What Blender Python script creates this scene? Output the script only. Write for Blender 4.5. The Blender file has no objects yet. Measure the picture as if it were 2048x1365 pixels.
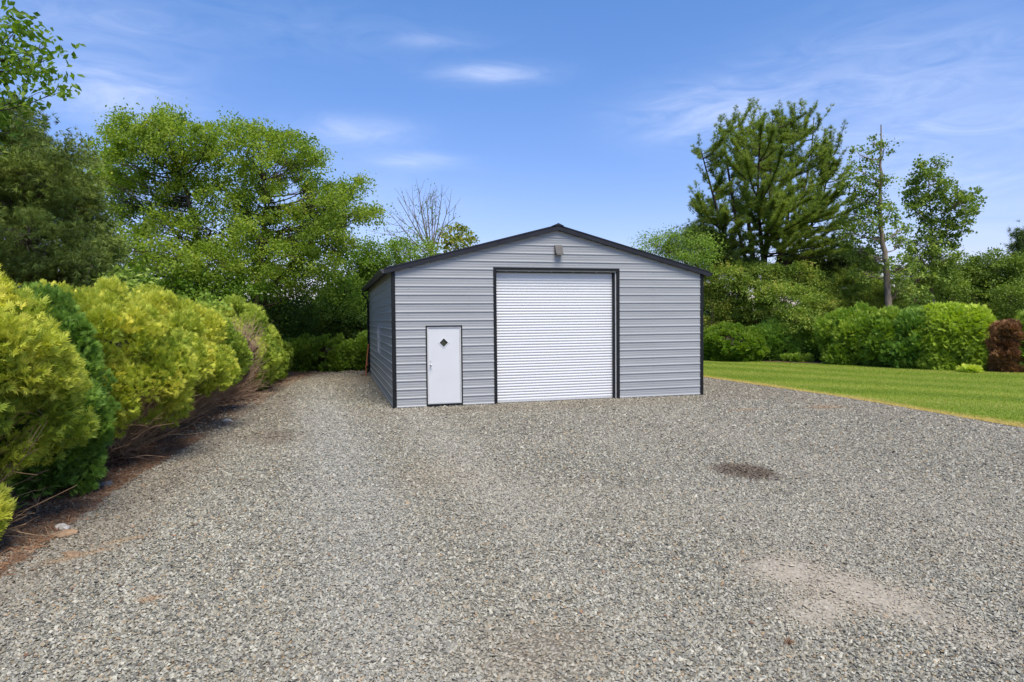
import bpy, math
import numpy as np
from mathutils import Matrix, Vector

rng = np.random.default_rng(7)
SC = bpy.context.scene
COL = SC.collection

# ------------------------------------------------------------------ camera model (fitted to the garage)
FPX = 1306.25
CAM = np.array([-1.5295, -17.3638, 2.3501])
FW = np.array([0.26487488, 0.96365512, -0.03478655])
RT = np.array([0.96411308, -0.26533266, -0.00919454])
UP = np.array([0.01809037, 0.03110277, 0.99935247])


def at(px, py, d):
    """World point seen at photo position (px, py) and real distance d along the view."""
    return CAM + d * (FW + RT * (px - 1024) / FPX - UP * (py - 682.5) / FPX)


def ground_at(px, py, z=0.0):
    r = FW + RT * (px - 1024) / FPX - UP * (py - 682.5) / FPX
    return CAM + r * ((z - CAM[2]) / r[2])


# ------------------------------------------------------------------ small helpers
def nrm(a):
    return a / np.maximum(np.linalg.norm(a, axis=-1, keepdims=True), 1e-9)


def tag(o, label=None, cat=None, group=None, kind=None):
    if label: o['label'] = label
    if cat: o['category'] = cat
    if group: o['group'] = group
    if kind: o['kind'] = kind
    return o


def empty(name, loc):
    o = bpy.data.objects.new(name, None)
    COL.objects.link(o)
    o.location = Vector([float(v) for v in loc])
    o.empty_display_size = .2
    return o


def link(name, me, parent=None, origin=None):
    o = bpy.data.objects.new(name, me)
    COL.objects.link(o)
    if parent is not None:
        o.parent = parent
        o.matrix_parent_inverse = Matrix.Identity(4)
    return o


def mesh_np(name, V, faces, mat, parent=None, tint=None, smooth=False, org=None):
    """faces: list of int arrays (m,3) and/or (m,4). Vertices in world space; org = parent's location."""
    V = np.asarray(V, dtype=np.float32)
    if org is not None:
        V = V - np.asarray(org, dtype=np.float32)
    me = bpy.data.meshes.new(name)
    me.vertices.add(len(V))
    me.vertices.foreach_set('co', V.ravel())
    loops, starts, tot = [], [], 0
    for f in faces:
        f = np.asarray(f, dtype=np.int32)
        if len(f) == 0: continue
        k = f.shape[1]
        loops.append(f.ravel())
        starts.append(tot + np.arange(len(f), dtype=np.int32) * k)
        tot += f.size
    L = np.concatenate(loops); S = np.concatenate(starts)
    me.loops.add(len(L)); me.loops.foreach_set('vertex_index', L)
    me.polygons.add(len(S)); me.polygons.foreach_set('loop_start', S.astype(np.int32))
    if tint is not None:
        a = me.attributes.new('tint', 'FLOAT', 'POINT')
        a.data.foreach_set('value', np.asarray(tint, dtype=np.float32))
    me.update(calc_edges=True)
    me.validate(verbose=False)
    me.polygons.foreach_set('use_smooth', np.full(len(me.polygons), smooth, dtype=bool))
    if mat: me.materials.append(mat)
    return link(name, me, parent)


class Geo:
    """collects faces for ONE mesh"""
    def __init__(s): s.v, s.q, s.t, s.n = [], [], [], 0
    def add(s, V, quads=None, tris=None):
        V = np.asarray(V, float).reshape(-1, 3)
        s.v.append(V)
        if quads is not None and len(quads): s.q.append(np.asarray(quads, int).reshape(-1, 4) + s.n)
        if tris is not None and len(tris): s.t.append(np.asarray(tris, int).reshape(-1, 3) + s.n)
        s.n += len(V)
    def quad(s, a, b, c, d): s.add([a, b, c, d], [[0, 1, 2, 3]])
    def box(s, x0, x1, y0, y1, z0, z1):
        V = [(x0, y0, z0), (x1, y0, z0), (x1, y1, z0), (x0, y1, z0), (x0, y0, z1), (x1, y0, z1), (x1, y1, z1), (x0, y1, z1)]
        s.add(V, [[0, 3, 2, 1], [4, 5, 6, 7], [0, 1, 5, 4], [1, 2, 6, 5], [2, 3, 7, 6], [3, 0, 4, 7]])
    def prism(s, ring, d):
        """ring: (k,3) polygon, extruded by vector d"""
        R = np.asarray(ring, float); k = len(R); d = np.asarray(d, float)
        q = [[i, (i + 1) % k, k + (i + 1) % k, k + i] for i in range(k)]
        s.add(np.vstack([R, R + d]), q)
        t1 = [[0, i + 1, i] for i in range(1, k - 1)]
        t2 = [[k, k + i, k + i + 1] for i in range(1, k - 1)]
        s.add(np.vstack([R, R + d]), None, t1 + t2)
    def tube(s, pts, rad, sides=5, cap=False):
        P = np.asarray(pts, float); n = len(P)
        r = np.broadcast_to(np.asarray(rad, float), (n,))
        T = np.gradient(P, axis=0); T = nrm(T)
        ref = np.array([0, 0, 1.0]) if abs(T[0, 2]) < .9 else np.array([1.0, 0, 0])
        A = nrm(np.cross(T, ref)); B = np.cross(T, A)
        ang = np.arange(sides) * 2 * math.pi / sides
        V = P[:, None] + r[:, None, None] * (np.cos(ang)[None, :, None] * A[:, None] + np.sin(ang)[None, :, None] * B[:, None])
        i = np.arange(n - 1)[:, None] * sides; j = np.arange(sides)[None]; j2 = (j + 1) % sides
        Q = np.stack([i + j, i + j2, i + sides + j2, i + sides + j], -1).reshape(-1, 4)
        s.add(V.reshape(-1, 3), Q)
        if cap:
            e = (n - 1) * sides
            t = [[e, e + k, e + k + 1] for k in range(1, sides - 1)] + [[0, k + 1, k] for k in range(1, sides - 1)]
            s.add(V.reshape(-1, 3), None, t)
    def build(s, name, mat, parent=None, smooth=False, org=None, tint=None):
        V = np.vstack(s.v)
        F = []
        if s.q: F.append(np.vstack(s.q))
        if s.t: F.append(np.vstack(s.t))
        return mesh_np(name, V, F, mat, parent, tint, smooth, org)


def bez(a, b, c, n=7):
    t = np.linspace(0, 1, n)[:, None]
    return (1 - t) ** 2 * a + 2 * t * (1 - t) * b + t ** 2 * c


# ------------------------------------------------------------------ materials
def new_mat(name):
    m = bpy.data.materials.new(name); m.use_nodes = True
    nt = m.node_tree; nt.nodes.clear()
    out = nt.nodes.new('ShaderNodeOutputMaterial')
    return m, nt, out


def N(nt, typ, **kw):
    n = nt.nodes.new(typ)
    for k, v in kw.items():
        if k.startswith('i_'):
            n.inputs[k[2:].replace('_', ' ')].default_value = v
        elif k.startswith('n_'):
            n.inputs[int(k[2:])].default_value = v
        else:
            setattr(n, k, v)
    return n


def ramp(nt, stops, interp='LINEAR'):
    r = nt.nodes.new('ShaderNodeValToRGB'); cr = r.color_ramp; cr.interpolation = interp
    while len(cr.elements) < len(stops): cr.elements.new(.5)
    for e, (p, c) in zip(cr.elements, stops):
        e.position = p; e.color = (c[0], c[1], c[2], 1)
    return r


def math_n(nt, op, a, b=None, c=None, clamp=False):
    n = nt.nodes.new('ShaderNodeMath'); n.operation = op; n.use_clamp = clamp
    for i, v in enumerate((a, b, c)):
        if v is None: continue
        if isinstance(v, (int, float)): n.inputs[i].default_value = v
        else: nt.links.new(v, n.inputs[i])
    return n.outputs[0]


def mixc(nt, f, a, b, mode='MIX'):
    n = nt.nodes.new('ShaderNodeMix'); n.data_type = 'RGBA'; n.blend_type = mode
    for s, v in ((n.inputs[0], f), (n.inputs[6], a), (n.inputs[7], b)):
        if isinstance(v, (int, float)): s.default_value = v
        elif isinstance(v, tuple): s.default_value = (v[0], v[1], v[2], 1)
        else: nt.links.new(v, s)
    return n.outputs[2]


def plain(name, col, rough=.5, metal=0.0, noise=.06, nscale=6.0, bump=0.0, bscale=40., spec=.5, stretch=(1, 1, 1)):
    m, nt, out = new_mat(name)
    p = N(nt, 'ShaderNodeBsdfPrincipled'); p.inputs['Roughness'].default_value = rough; p.inputs['Metallic'].default_value = metal
    p.inputs['Specular IOR Level'].default_value = spec
    tc = N(nt, 'ShaderNodeTexCoord'); mp = N(nt, 'ShaderNodeMapping'); mp.inputs['Scale'].default_value = stretch
    nt.links.new(tc.outputs['Object'], mp.inputs['Vector'])
    ns = N(nt, 'ShaderNodeTexNoise'); ns.inputs['Scale'].default_value = nscale; ns.inputs['Detail'].default_value = 5
    nt.links.new(mp.outputs[0], ns.inputs['Vector'])
    c0 = tuple(max(0, v * (1 - noise * 2)) for v in col); c1 = tuple(min(1, v * (1 + noise * 2)) for v in col)
    r = ramp(nt, [(.25, c0), (.75, c1)]); nt.links.new(ns.outputs['Fac'], r.inputs[0])
    nt.links.new(r.outputs[0], p.inputs['Base Color'])
    rr = math_n(nt, 'MULTIPLY_ADD', ns.outputs['Fac'], .25, rough - .12, clamp=True)
    nt.links.new(rr, p.inputs['Roughness'])
    if bump:
        b = N(nt, 'ShaderNodeBump'); b.inputs['Strength'].default_value = bump; b.inputs['Distance'].default_value = .01
        n2 = N(nt, 'ShaderNodeTexNoise'); n2.inputs['Scale'].default_value = bscale; n2.inputs['Detail'].default_value = 4
        nt.links.new(mp.outputs[0], n2.inputs['Vector'])
        nt.links.new(n2.outputs['Fac'], b.inputs['Height']); nt.links.new(b.outputs[0], p.inputs['Normal'])
    nt.links.new(p.outputs[0], out.inputs[0])
    return m


def foliage(name, stops, trans=.35, rough=.55, spec=.25, nscale=.9, namp=.35):
    """leaf material: colour by the leaf's own tint plus broad natural variation over the plant"""
    m, nt, out = new_mat(name)
    at_ = N(nt, 'ShaderNodeAttribute', attribute_name='tint')
    tc = N(nt, 'ShaderNodeTexCoord')
    ns = N(nt, 'ShaderNodeTexNoise'); ns.inputs['Scale'].default_value = nscale; ns.inputs['Detail'].default_value = 2
    nt.links.new(tc.outputs['Object'], ns.inputs['Vector'])
    o = math_n(nt, 'MULTIPLY_ADD', ns.outputs['Fac'], namp, -namp * .5)
    f = math_n(nt, 'ADD', at_.outputs['Fac'], o, clamp=True)
    r = ramp(nt, stops); nt.links.new(f, r.inputs[0])
    p = N(nt, 'ShaderNodeBsdfPrincipled'); p.inputs['Roughness'].default_value = rough
    p.inputs['Specular IOR Level'].default_value = spec
    nt.links.new(r.outputs[0], p.inputs['Base Color'])
    tr = N(nt, 'ShaderNodeBsdfTranslucent')
    hs = N(nt, 'ShaderNodeHueSaturation'); hs.inputs['Saturation'].default_value = 1.1; hs.inputs['Value'].default_value = 1.15
    nt.links.new(r.outputs[0], hs.inputs['Color']); nt.links.new(hs.outputs[0], tr.inputs[0])
    mx = N(nt, 'ShaderNodeMixShader'); mx.inputs[0].default_value = trans
    nt.links.new(p.outputs[0], mx.inputs[1]); nt.links.new(tr.outputs[0], mx.inputs[2])
    nt.links.new(mx.outputs[0], out.inputs[0])
    return m


M = {}
M['bark'] = plain('bark', (.075, .058, .044), .9, noise=.3, nscale=9, bump=.6, bscale=30, stretch=(1, 1, .25), spec=.1)
M['pale_bark'] = plain('pale_bark', (.22, .175, .13), .9, noise=.25, nscale=7, bump=.5, bscale=24, stretch=(1, 1, .3), spec=.1)
M['twig'] = plain('twig', (.31, .21, .13), .9, noise=.3, nscale=5, spec=.1)
M['dead_twig'] = plain('dead_twig', (.46, .31, .21), .9, noise=.25, nscale=5, spec=.1)
M['grey_twig'] = plain('grey_twig', (.17, .145, .125), .9, noise=.25, nscale=5, spec=.1)
M['siding'] = plain('siding_metal', (.325, .335, .345), .45, noise=.05, nscale=1.3, stretch=(.25, .25, 4), spec=.4)
M['black'] = plain('black_trim', (.011, .0125, .014), .5, noise=.1, nscale=3, spec=.22)
M['charcoal'] = plain('charcoal_roof', (.020, .021, .027), .5, noise=.1, nscale=3, spec=.25)
M['gutter_under'] = plain('gutter_paint', (.05, .052, .055), .5, noise=.1, nscale=3)
M['white'] = plain('white_door_paint', (.62, .625, .635), .45, noise=.015, nscale=2, spec=.4)
M['roll'] = plain('roll_door_paint', (.66, .665, .675), .45, noise=.02, nscale=2, stretch=(.4, 1, 6), spec=.4)
M['frame_white'] = plain('frame_white', (.52, .52, .52), .5, noise=.03, nscale=4)
M['steel'] = plain('steel', (.55, .54, .52), .28, metal=1.0, noise=.05)
M['glass'] = plain('dark_glass', (.035, .04, .028), .12, noise=.3, nscale=4, spec=.6)
M['lamp'] = plain('lamp_housing', (.04, .036, .038), .5, noise=.06)
M['lens'] = plain('lamp_lens', (.16, .145, .13), .3, noise=.03)
M['rust'] = plain('rust_orange', (.40, .13, .06), .8, noise=.3, nscale=12)
M['wood'] = plain('weathered_wood', (.16, .10, .065), .9, noise=.3, nscale=10, bump=.4)
M['stone_tan'] = plain('stone_tan', (.26, .17, .10), .9, noise=.2, nscale=14, bump=.5)
M['stone_pale'] = plain('stone_pale', (.44, .41, .38), .9, noise=.15, nscale=14, bump=.5)
M['stone_dark'] = plain('stone_dark', (.09, .09, .095), .9, noise=.25, nscale=14, bump=.5)

F = {}
F['golden'] = foliage('golden_foliage', [(0, (.14, .21, .025)), (.3, (.31, .39, .045)), (.6, (.57, .60, .085)), (1, (.86, .79, .145))], .35, namp=.25)
F['golden_deep'] = foliage('golden_foliage_greener', [(0, (.12, .20, .025)), (.35, (.27, .37, .045)), (.7, (.49, .57, .09)), (1, (.76, .74, .15))], .35, namp=.25)
F['arb_green'] = foliage('green_arborvitae', [(0, (.07, .14, .022)), (.5, (.155, .28, .04)), (1, (.28, .41, .065))], .3)
F['arb_mid'] = foliage('mid_arborvitae', [(0, (.10, .17, .022)), (.5, (.23, .36, .04)), (1, (.40, .50, .07))], .3)
F['arb_lime'] = foliage('lime_arborvitae', [(0, (.19, .28, .03)), (.5, (.42, .55, .06)), (1, (.68, .74, .11))], .35)
F['leaf_bright'] = foliage('bright_leaves', [(0, (.10, .17, .02)), (.4, (.225, .33, .04)), (.8, (.38, .47, .065)), (1, (.52, .52, .085))], .52)
F['leaf_mid'] = foliage('mid_leaves', [(0, (.065, .13, .015)), (.5, (.14, .25, .027)), (1, (.27, .38, .05))], .46)
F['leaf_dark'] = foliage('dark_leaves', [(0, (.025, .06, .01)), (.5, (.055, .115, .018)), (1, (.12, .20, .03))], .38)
F['leaf_olive'] = foliage('olive_leaves', [(0, (.10, .16, .022)), (.5, (.225, .315, .045)), (.85, (.36, .44, .065)), (1, (.44, .34, .08))], .38)
F['leaf_light'] = foliage('light_leaves', [(0, (.14, .25, .03)), (.5, (.27, .40, .06)), (1, (.42, .52, .12))], .42)
F['leaf_yellow'] = foliage('yellowing_leaves', [(0, (.12, .18, .02)), (.5, (.26, .30, .04)), (1, (.46, .38, .08))], .4)
F['poplar'] = foliage('poplar_leaves', [(0, (.08, .14, .022)), (.5, (.18, .27, .04)), (1, (.36, .44, .08))], .35)
F['cedar'] = foliage('cedar_foliage', [(0, (.08, .115, .025)), (.5, (.175, .235, .045)), (1, (.32, .39, .08))], .25)
F['pine'] = foliage('pine_needles', [(0, (.10, .15, .022)), (.5, (.21, .29, .04)), (1, (.38, .44, .07))], .35)
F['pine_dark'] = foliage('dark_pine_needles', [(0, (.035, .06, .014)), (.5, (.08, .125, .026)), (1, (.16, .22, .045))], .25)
F['brown'] = foliage('dead_brown_foliage', [(0, (.13, .06, .028)), (.5, (.27, .13, .06)), (1, (.44, .26, .13))], .25)
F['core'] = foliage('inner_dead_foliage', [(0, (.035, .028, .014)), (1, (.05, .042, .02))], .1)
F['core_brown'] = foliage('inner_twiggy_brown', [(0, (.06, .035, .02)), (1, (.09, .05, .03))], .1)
F['grass'] = foliage('lawn_grass', [(0, (.16, .24, .025)), (.55, (.34, .42, .05)), (1, (.60, .50, .16))], .4, nscale=.5, namp=.2)
F['straw'] = foliage('needle_litter', [(0, (.10, .05, .03)), (.5, (.22, .11, .06)), (1, (.38, .22, .12))], .1)

# stone colours of the gravel (shared by loose stones and by the sheet below them)
STONE = [(0, (0.102, 0.0969, 0.0829)), (.07, (0.162, 0.156, 0.132)), (.18, (0.227, 0.22, 0.186)), (.34, (0.293, 0.277, 0.223)), (.48, (0.353, 0.332, 0.268)),
         (.6, (0.269, 0.243, 0.179)), (.7, (0.388, 0.367, 0.298)), (.79, (0.329, 0.271, 0.183)), (.86, (0.448, 0.422, 0.341)), (.94, (0.359, 0.248, 0.139)), (.965, (0.52, 0.492, 0.4))]


def gravel_color_nodes(nt, fac_socket, pos_socket):
    """colour of the gravel: stone palette, dusty and bluish areas, the oil stain, the bare sandy hollows"""
    r = ramp(nt, STONE, 'CONSTANT'); nt.links.new(fac_socket, r.inputs[0])
    col = r.outputs[0]
    n1 = N(nt, 'ShaderNodeTexNoise'); n1.inputs['Scale'].default_value = .22; n1.inputs['Detail'].default_value = 4
    nt.links.new(pos_socket, n1.inputs['Vector'])
    warm = ramp(nt, [(.40, (0, 0, 0)), (.62, (1, 1, 1))]); nt.links.new(n1.outputs['Fac'], warm.inputs[0])
    col = mixc(nt, math_n(nt, 'MULTIPLY', warm.outputs[0], .32), col, (.35, .315, .25))
    n3 = N(nt, 'ShaderNodeTexNoise'); n3.inputs['Scale'].default_value = 1.1; n3.inputs['Detail'].default_value = 6; n3.inputs['Roughness'].default_value = .65
    nt.links.new(pos_socket, n3.inputs['Vector'])
    sp = N(nt, 'ShaderNodeSeparateXYZ'); nt.links.new(pos_socket, sp.inputs[0])

    def blob(cx, cy, rx, ry, rot=0.0, edge=.35, wob=.9):
        dx = math_n(nt, 'SUBTRACT', sp.outputs[0], cx); dy = math_n(nt, 'SUBTRACT', sp.outputs[1], cy)
        c, s = math.cos(rot), math.sin(rot)
        u = math_n(nt, 'ADD', math_n(nt, 'MULTIPLY', dx, c / rx), math_n(nt, 'MULTIPLY', dy, s / rx))
        v = math_n(nt, 'ADD', math_n(nt, 'MULTIPLY', dx, -s / ry), math_n(nt, 'MULTIPLY', dy, c / ry))
        d = math_n(nt, 'SQRT', math_n(nt, 'ADD', math_n(nt, 'MULTIPLY', u, u), math_n(nt, 'MULTIPLY', v, v)))
        d = math_n(nt, 'ADD', d, math_n(nt, 'MULTIPLY', math_n(nt, 'SUBTRACT', n3.outputs['Fac'], .5), wob))
        mr = N(nt, 'ShaderNodeMapRange'); mr.inputs['From Min'].default_value = 1 + edge; mr.inputs['From Max'].default_value = 1 - edge
        nt.links.new(d, mr.inputs[0]); return mr.outputs[0]
    bare = None
    for k, (b, f, c) in enumerate(SPOTS):
        bl = blob(*b)
        if k in (1, 2, 3, 5, 6, 7): bare = bl if bare is None else math_n(nt, 'MAXIMUM', bare, bl)
        col = mixc(nt, math_n(nt, 'MULTIPLY', bl, f), col, c)
    return col, bare


# (blob centre x, y, radii, rotation, edge, wobble), strength, colour
SPOTS = [((4.45, -8.85, .42, .55, .0, .25, 1.1), .78, (.095, .062, .04)),
         ((2.82, -12.95, .34, .76, .25, .55, 1.9), 0.66, (.415, .355, .275)),
         ((2.42, -12.25, .38, .36, .3, .6, 1.9), 0.5, (.415, .355, .275)),
         ((2.15, -13.05, .36, .26, .3, .6, 1.9), 0.48, (.415, .355, .275)),
         ((-.15, -13.0, .42, .35, .2, .7, 1.8), .4, (0.339, 0.285, 0.211)),
         ((-4.05, -9.95, .30, .10, .5, .35, 1.6), .62, (0.353, 0.228, 0.122)),
         ((-3.72, -9.55, .24, .07, .5, .35, 1.6), .55, (0.366, 0.249, 0.136)),
         ((-3.05, -11.3, .10, .06, .2, .45, 1.4), .6, (0.366, 0.228, 0.115)),
         ((-2.6, -3.4, .5, .8, .0, .5, 1.4), .5, (0.141, 0.103, 0.0679)),
         ((.1, -7.6, .7, .9, .0, .7, 1.5), .35, (0.353, 0.292, 0.204)),
         ((4.5, -.75, 5.2, .8, .0, .5, .9), .36, (0.233, 0.186, 0.129)),
         ((-1.3, 10.0, 3.2, 2.6, .0, .5, .9), .5, (0.254, 0.203, 0.139)),
         ((11.2, 1.5, 1.4, 5.0, .0, .6, 1.0), .28, (0.282, 0.221, 0.15)),
         ((10.6, -3.4, .5, .3, .0, .5, 1.), .5, (0.353, 0.221, 0.115)),
         ((8.4, -3.2, .5, .22, .0, .5, 1.), .45, (0.324, 0.214, 0.122)),
         ((-4.0, -6.0, .55, 5.5, -.05, .6, 1.5), .45, (0.169, 0.128, 0.0886)),
         ((-3.2, 3.0, .55, 5.5, .05, .6, 1.5), .4, (0.169, 0.128, 0.0886)),
         # pale compacted wheel lanes
         ((-1.6, -3.0, .6, 9.0, .04, .6, 1.2), .42, (0.381, 0.374, 0.34)),
         ((.5, -4.0, .5, 8.0, .02, .6, 1.2), .36, (0.395, 0.37, 0.312)),
         ((3.6, -6.5, .5, 6.0, -.05, .7, 1.3), .24, (0.388, 0.363, 0.299)),
         ((6.0, -6.0, .6, 6.0, -.1, .7, 1.3), .22, (0.388, 0.356, 0.292))]


def gravel_sheet_mat():
    m, nt, out = new_mat('gravel')
    geo = N(nt, 'ShaderNodeNewGeometry')
    v = N(nt, 'ShaderNodeTexVoronoi'); v.inputs['Scale'].default_value = 38
    nt.links.new(geo.outputs['Position'], v.inputs['Vector'])
    sep = N(nt, 'ShaderNodeSeparateColor'); nt.links.new(v.outputs['Color'], sep.inputs[0])
    col, bare = gravel_color_nodes(nt, sep.outputs[0], geo.outputs['Position'])
    p = N(nt, 'ShaderNodeBsdfPrincipled'); p.inputs['Roughness'].default_value = .85; p.inputs['Specular IOR Level'].default_value = .2
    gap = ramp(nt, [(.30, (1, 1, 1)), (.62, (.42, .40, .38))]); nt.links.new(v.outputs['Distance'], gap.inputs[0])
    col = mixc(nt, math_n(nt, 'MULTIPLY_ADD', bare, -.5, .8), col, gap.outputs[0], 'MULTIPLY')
    nt.links.new(col, p.inputs['Base Color'])
    inv = math_n(nt, 'MULTIPLY_ADD', v.outputs['Distance'], -1.0, 1.0)
    h = math_n(nt, 'ADD', inv, math_n(nt, 'MULTIPLY', sep.outputs[1], .8))
    b = N(nt, 'ShaderNodeBump'); b.inputs['Strength'].default_value = .9; b.inputs['Distance'].default_value = .016
    nt.links.new(math_n(nt, 'MULTIPLY_ADD', bare, -.7, .9), b.inputs['Strength'])
    nt.links.new(h, b.inputs['Height']); nt.links.new(b.outputs[0], p.inputs['Normal'])
    nt.links.new(p.outputs[0], out.inputs[0])
    return m


def stone_mat():
    m, nt, out = new_mat('gravel_stones')
    geo = N(nt, 'ShaderNodeNewGeometry')
    a = N(nt, 'ShaderNodeAttribute', attribute_name='tint')
    col, bare = gravel_color_nodes(nt, a.outputs['Fac'], geo.outputs['Position'])
    ns = N(nt, 'ShaderNodeTexNoise'); ns.inputs['Scale'].default_value = 120
    nt.links.new(geo.outputs['Position'], ns.inputs['Vector'])
    col = mixc(nt, .5, col, ramp_out(nt, ns.outputs['Fac'], [(.3, (.7, .7, .7)), (.7, (1.15, 1.15, 1.15))]), 'MULTIPLY')
    p = N(nt, 'ShaderNodeBsdfPrincipled'); p.inputs['Roughness'].default_value = .75; p.inputs['Specular IOR Level'].default_value = .3
    nt.links.new(col, p.inputs['Base Color']); nt.links.new(p.outputs[0], out.inputs[0])
    return m


def ramp_out(nt, s, stops):
    r = ramp(nt, stops); nt.links.new(s, r.inputs[0]); return r.outputs[0]


def lawn_mat():
    m, nt, out = new_mat('lawn')
    geo = N(nt, 'ShaderNodeNewGeometry')
    mp = N(nt, 'ShaderNodeMapping', vector_type='TEXTURE')
    mp.inputs['Rotation'].default_value = (0, 0, LAWN_DIR)
    nt.links.new(geo.outputs['Position'], mp.inputs['Vector'])
    sp = N(nt, 'ShaderNodeSeparateXYZ'); nt.links.new(mp.outputs[0], sp.inputs[0])
    n0 = N(nt, 'ShaderNodeTexNoise'); n0.inputs['Scale'].default_value = .25; n0.inputs['Detail'].default_value = 4
    nt.links.new(geo.outputs['Position'], n0.inputs['Vector'])
    # mowing stripes: grass leaning to and fro in 1.1 m swaths
    s = math_n(nt, 'SINE', math_n(nt, 'ADD', math_n(nt, 'MULTIPLY', sp.outputs[1], 2 * math.pi / 2.9), math_n(nt, 'MULTIPLY', n0.outputs['Fac'], 8.0)))
    s = math_n(nt, 'MULTIPLY_ADD', s, .5, .5)
    n1 = N(nt, 'ShaderNodeTexNoise'); n1.inputs['Scale'].default_value = 16; n1.inputs['Detail'].default_value = 6; n1.inputs['Roughness'].default_value = .75
    mp2 = N(nt, 'ShaderNodeMapping'); mp2.inputs['Rotation'].default_value = (0, 0, -LAWN_DIR); mp2.inputs['Scale'].default_value = (.35, 1, 1)
    nt.links.new(geo.outputs['Position'], mp2.inputs['Vector']); nt.links.new(mp2.outputs[0], n1.inputs['Vector'])
    f = math_n(nt, 'ADD', math_n(nt, 'MULTIPLY', s, .19), math_n(nt, 'MULTIPLY_ADD', n1.outputs['Fac'], .85, -.03), clamp=True)
    r = ramp(nt, [(.1, (.075, .125, .016)), (.45, (.155, .225, .027)), (.8, (.275, .325, .042)), (1, (.38, .40, .07))]); nt.links.new(f, r.inputs[0])
    # dry edge along the gravel
    sx = N(nt, 'ShaderNodeSeparateXYZ'); nt.links.new(geo.outputs['Position'], sx.inputs[0])
    n2 = N(nt, 'ShaderNodeTexNoise'); n2.inputs['Scale'].default_value = 2.2; n2.inputs['Detail'].default_value = 5
    nt.links.new(geo.outputs['Position'], n2.inputs['Vector'])
    e = math_n(nt, 'ADD', math_n(nt, 'SUBTRACT', sx.outputs[0], 12.27), math_n(nt, 'MULTIPLY_ADD', n2.outputs['Fac'], -.5, .25))
    mr = N(nt, 'ShaderNodeMapRange'); mr.inputs['From Min'].default_value = .75; mr.inputs['From Max'].default_value = .30
    nt.links.new(e, mr.inputs[0])
    col = mixc(nt, mr.outputs[0], r.outputs[0], (.44, .31, .12))
    p = N(nt, 'ShaderNodeBsdfPrincipled'); p.inputs['Roughness'].default_value = .8; p.inputs['Specular IOR Level'].default_value = .15
    nt.links.new(col, p.inputs['Base Color'])
    n3 = N(nt, 'ShaderNodeTexNoise'); n3.inputs['Scale'].default_value = 60; n3.inputs['Detail'].default_value = 4
    nt.links.new(geo.outputs['Position'], n3.inputs['Vector'])
    b = N(nt, 'ShaderNodeBump'); b.inputs['Strength'].default_value = .8; b.inputs['Distance'].default_value = .03
    nt.links.new(n3.outputs['Fac'], b.inputs['Height']); nt.links.new(b.outputs[0], p.inputs['Normal'])
    nt.links.new(p.outputs[0], out.inputs[0])
    return m


def soil_mat(name, stops, scale=9.0):
    m, nt, out = new_mat(name)
    geo = N(nt, 'ShaderNodeNewGeometry')
    n1 = N(nt, 'ShaderNodeTexNoise'); n1.inputs['Scale'].default_value = scale; n1.inputs['Detail'].default_value = 8; n1.inputs['Roughness'].default_value = .7
    nt.links.new(geo.outputs['Position'], n1.inputs['Vector'])
    r = ramp(nt, stops); nt.links.new(n1.outputs['Fac'], r.inputs[0])
    p = N(nt, 'ShaderNodeBsdfPrincipled'); p.inputs['Roughness'].default_value = .95; p.inputs['Specular IOR Level'].default_value = .1
    nt.links.new(r.outputs[0], p.inputs['Base Color'])
    b = N(nt, 'ShaderNodeBump'); b.inputs['Strength'].default_value = .9; b.inputs['Distance'].default_value = .03
    nt.links.new(n1.outputs['Fac'], b.inputs['Height']); nt.links.new(b.outputs[0], p.inputs['Normal'])
    nt.links.new(p.outputs[0], out.inputs[0])
    return m


LAWN_DIR = math.atan2(-.84, .54)
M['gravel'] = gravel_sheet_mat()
M['stones'] = stone_mat()
M['lawn'] = lawn_mat()
M['mulch'] = soil_mat('mulch', [(.3, (.045, .032, .023)), (.5, (.10, .064, .044)), (.7, (.18, .118, .08))])
M['soil'] = soil_mat('soil', [(.3, (.04, .05, .02)), (.5, (.07, .09, .03)), (.7, (.12, .13, .05))], 3)

# ------------------------------------------------------------------ leaf templates (axis t, side s, lift n)
T_LEAF = (np.array([(0, 0, 0), (.42, .5, .10), (1, 0, -.06), (.42, -.5, .10)], float), np.array([[0, 1, 2, 3]]), None)


def fan_template(k, spread, wid, jitter=0):
    r = np.random.default_rng(k * 17 + int(spread * 100))
    V, T = [], []
    for i in range(k):
        u = (i / (k - 1) - .5) * 2
        a = u * spread
        base = .34 * (1 - abs(u)) + .04
        ln = (1 - .42 * abs(u)) * (1 + jitter * (r.random() - .5))
        d = np.array([math.cos(a), math.sin(a)]); s = np.array([-d[1], d[0]])
        b = np.array([base * .6, 0]); e = np.array([base * .4, 0]) + d * ln * .85
        mid = b + (e - b) * .5
        z = (r.random() - .5) * .22
        j = len(V)
        V += [(*b, 0), (*(mid + s * wid), z * .5), (*e, z - .08), (*(mid - s * wid), z * .5)]
        T.append([j, j + 1, j + 2, j + 3])
    return np.array(V, float), np.array(T), None


def tuft_template(k, open_, wid, seed=1):
    r = np.random.default_rng(seed)
    V, T = [], []
    for i in range(k):
        a = i * 2.399; th = open_ * math.sqrt((i + .5) / k)
        d = np.array([math.cos(th), math.sin(th) * math.cos(a), math.sin(th) * math.sin(a)])
        s = nrm(np.cross(d, r.normal(size=3))) * wid
        b = np.array([.25 * r.random(), 0, 0]); j = len(V)
        V += [b + s, b - s, b + d * (.75 + .25 * r.random())]
        T.append([j, j + 1, j + 2])
    return np.array(V, float), None, np.array(T)


T_SPRAY = fan_template(7, 1.0, .075, .5)
T_SPRAY5 = fan_template(5, .9, .11, .4)
T_TUFT = tuft_template(11, 1.15, .045)
T_TUFT_S = tuft_template(8, 1.0, .07, 3)


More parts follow.
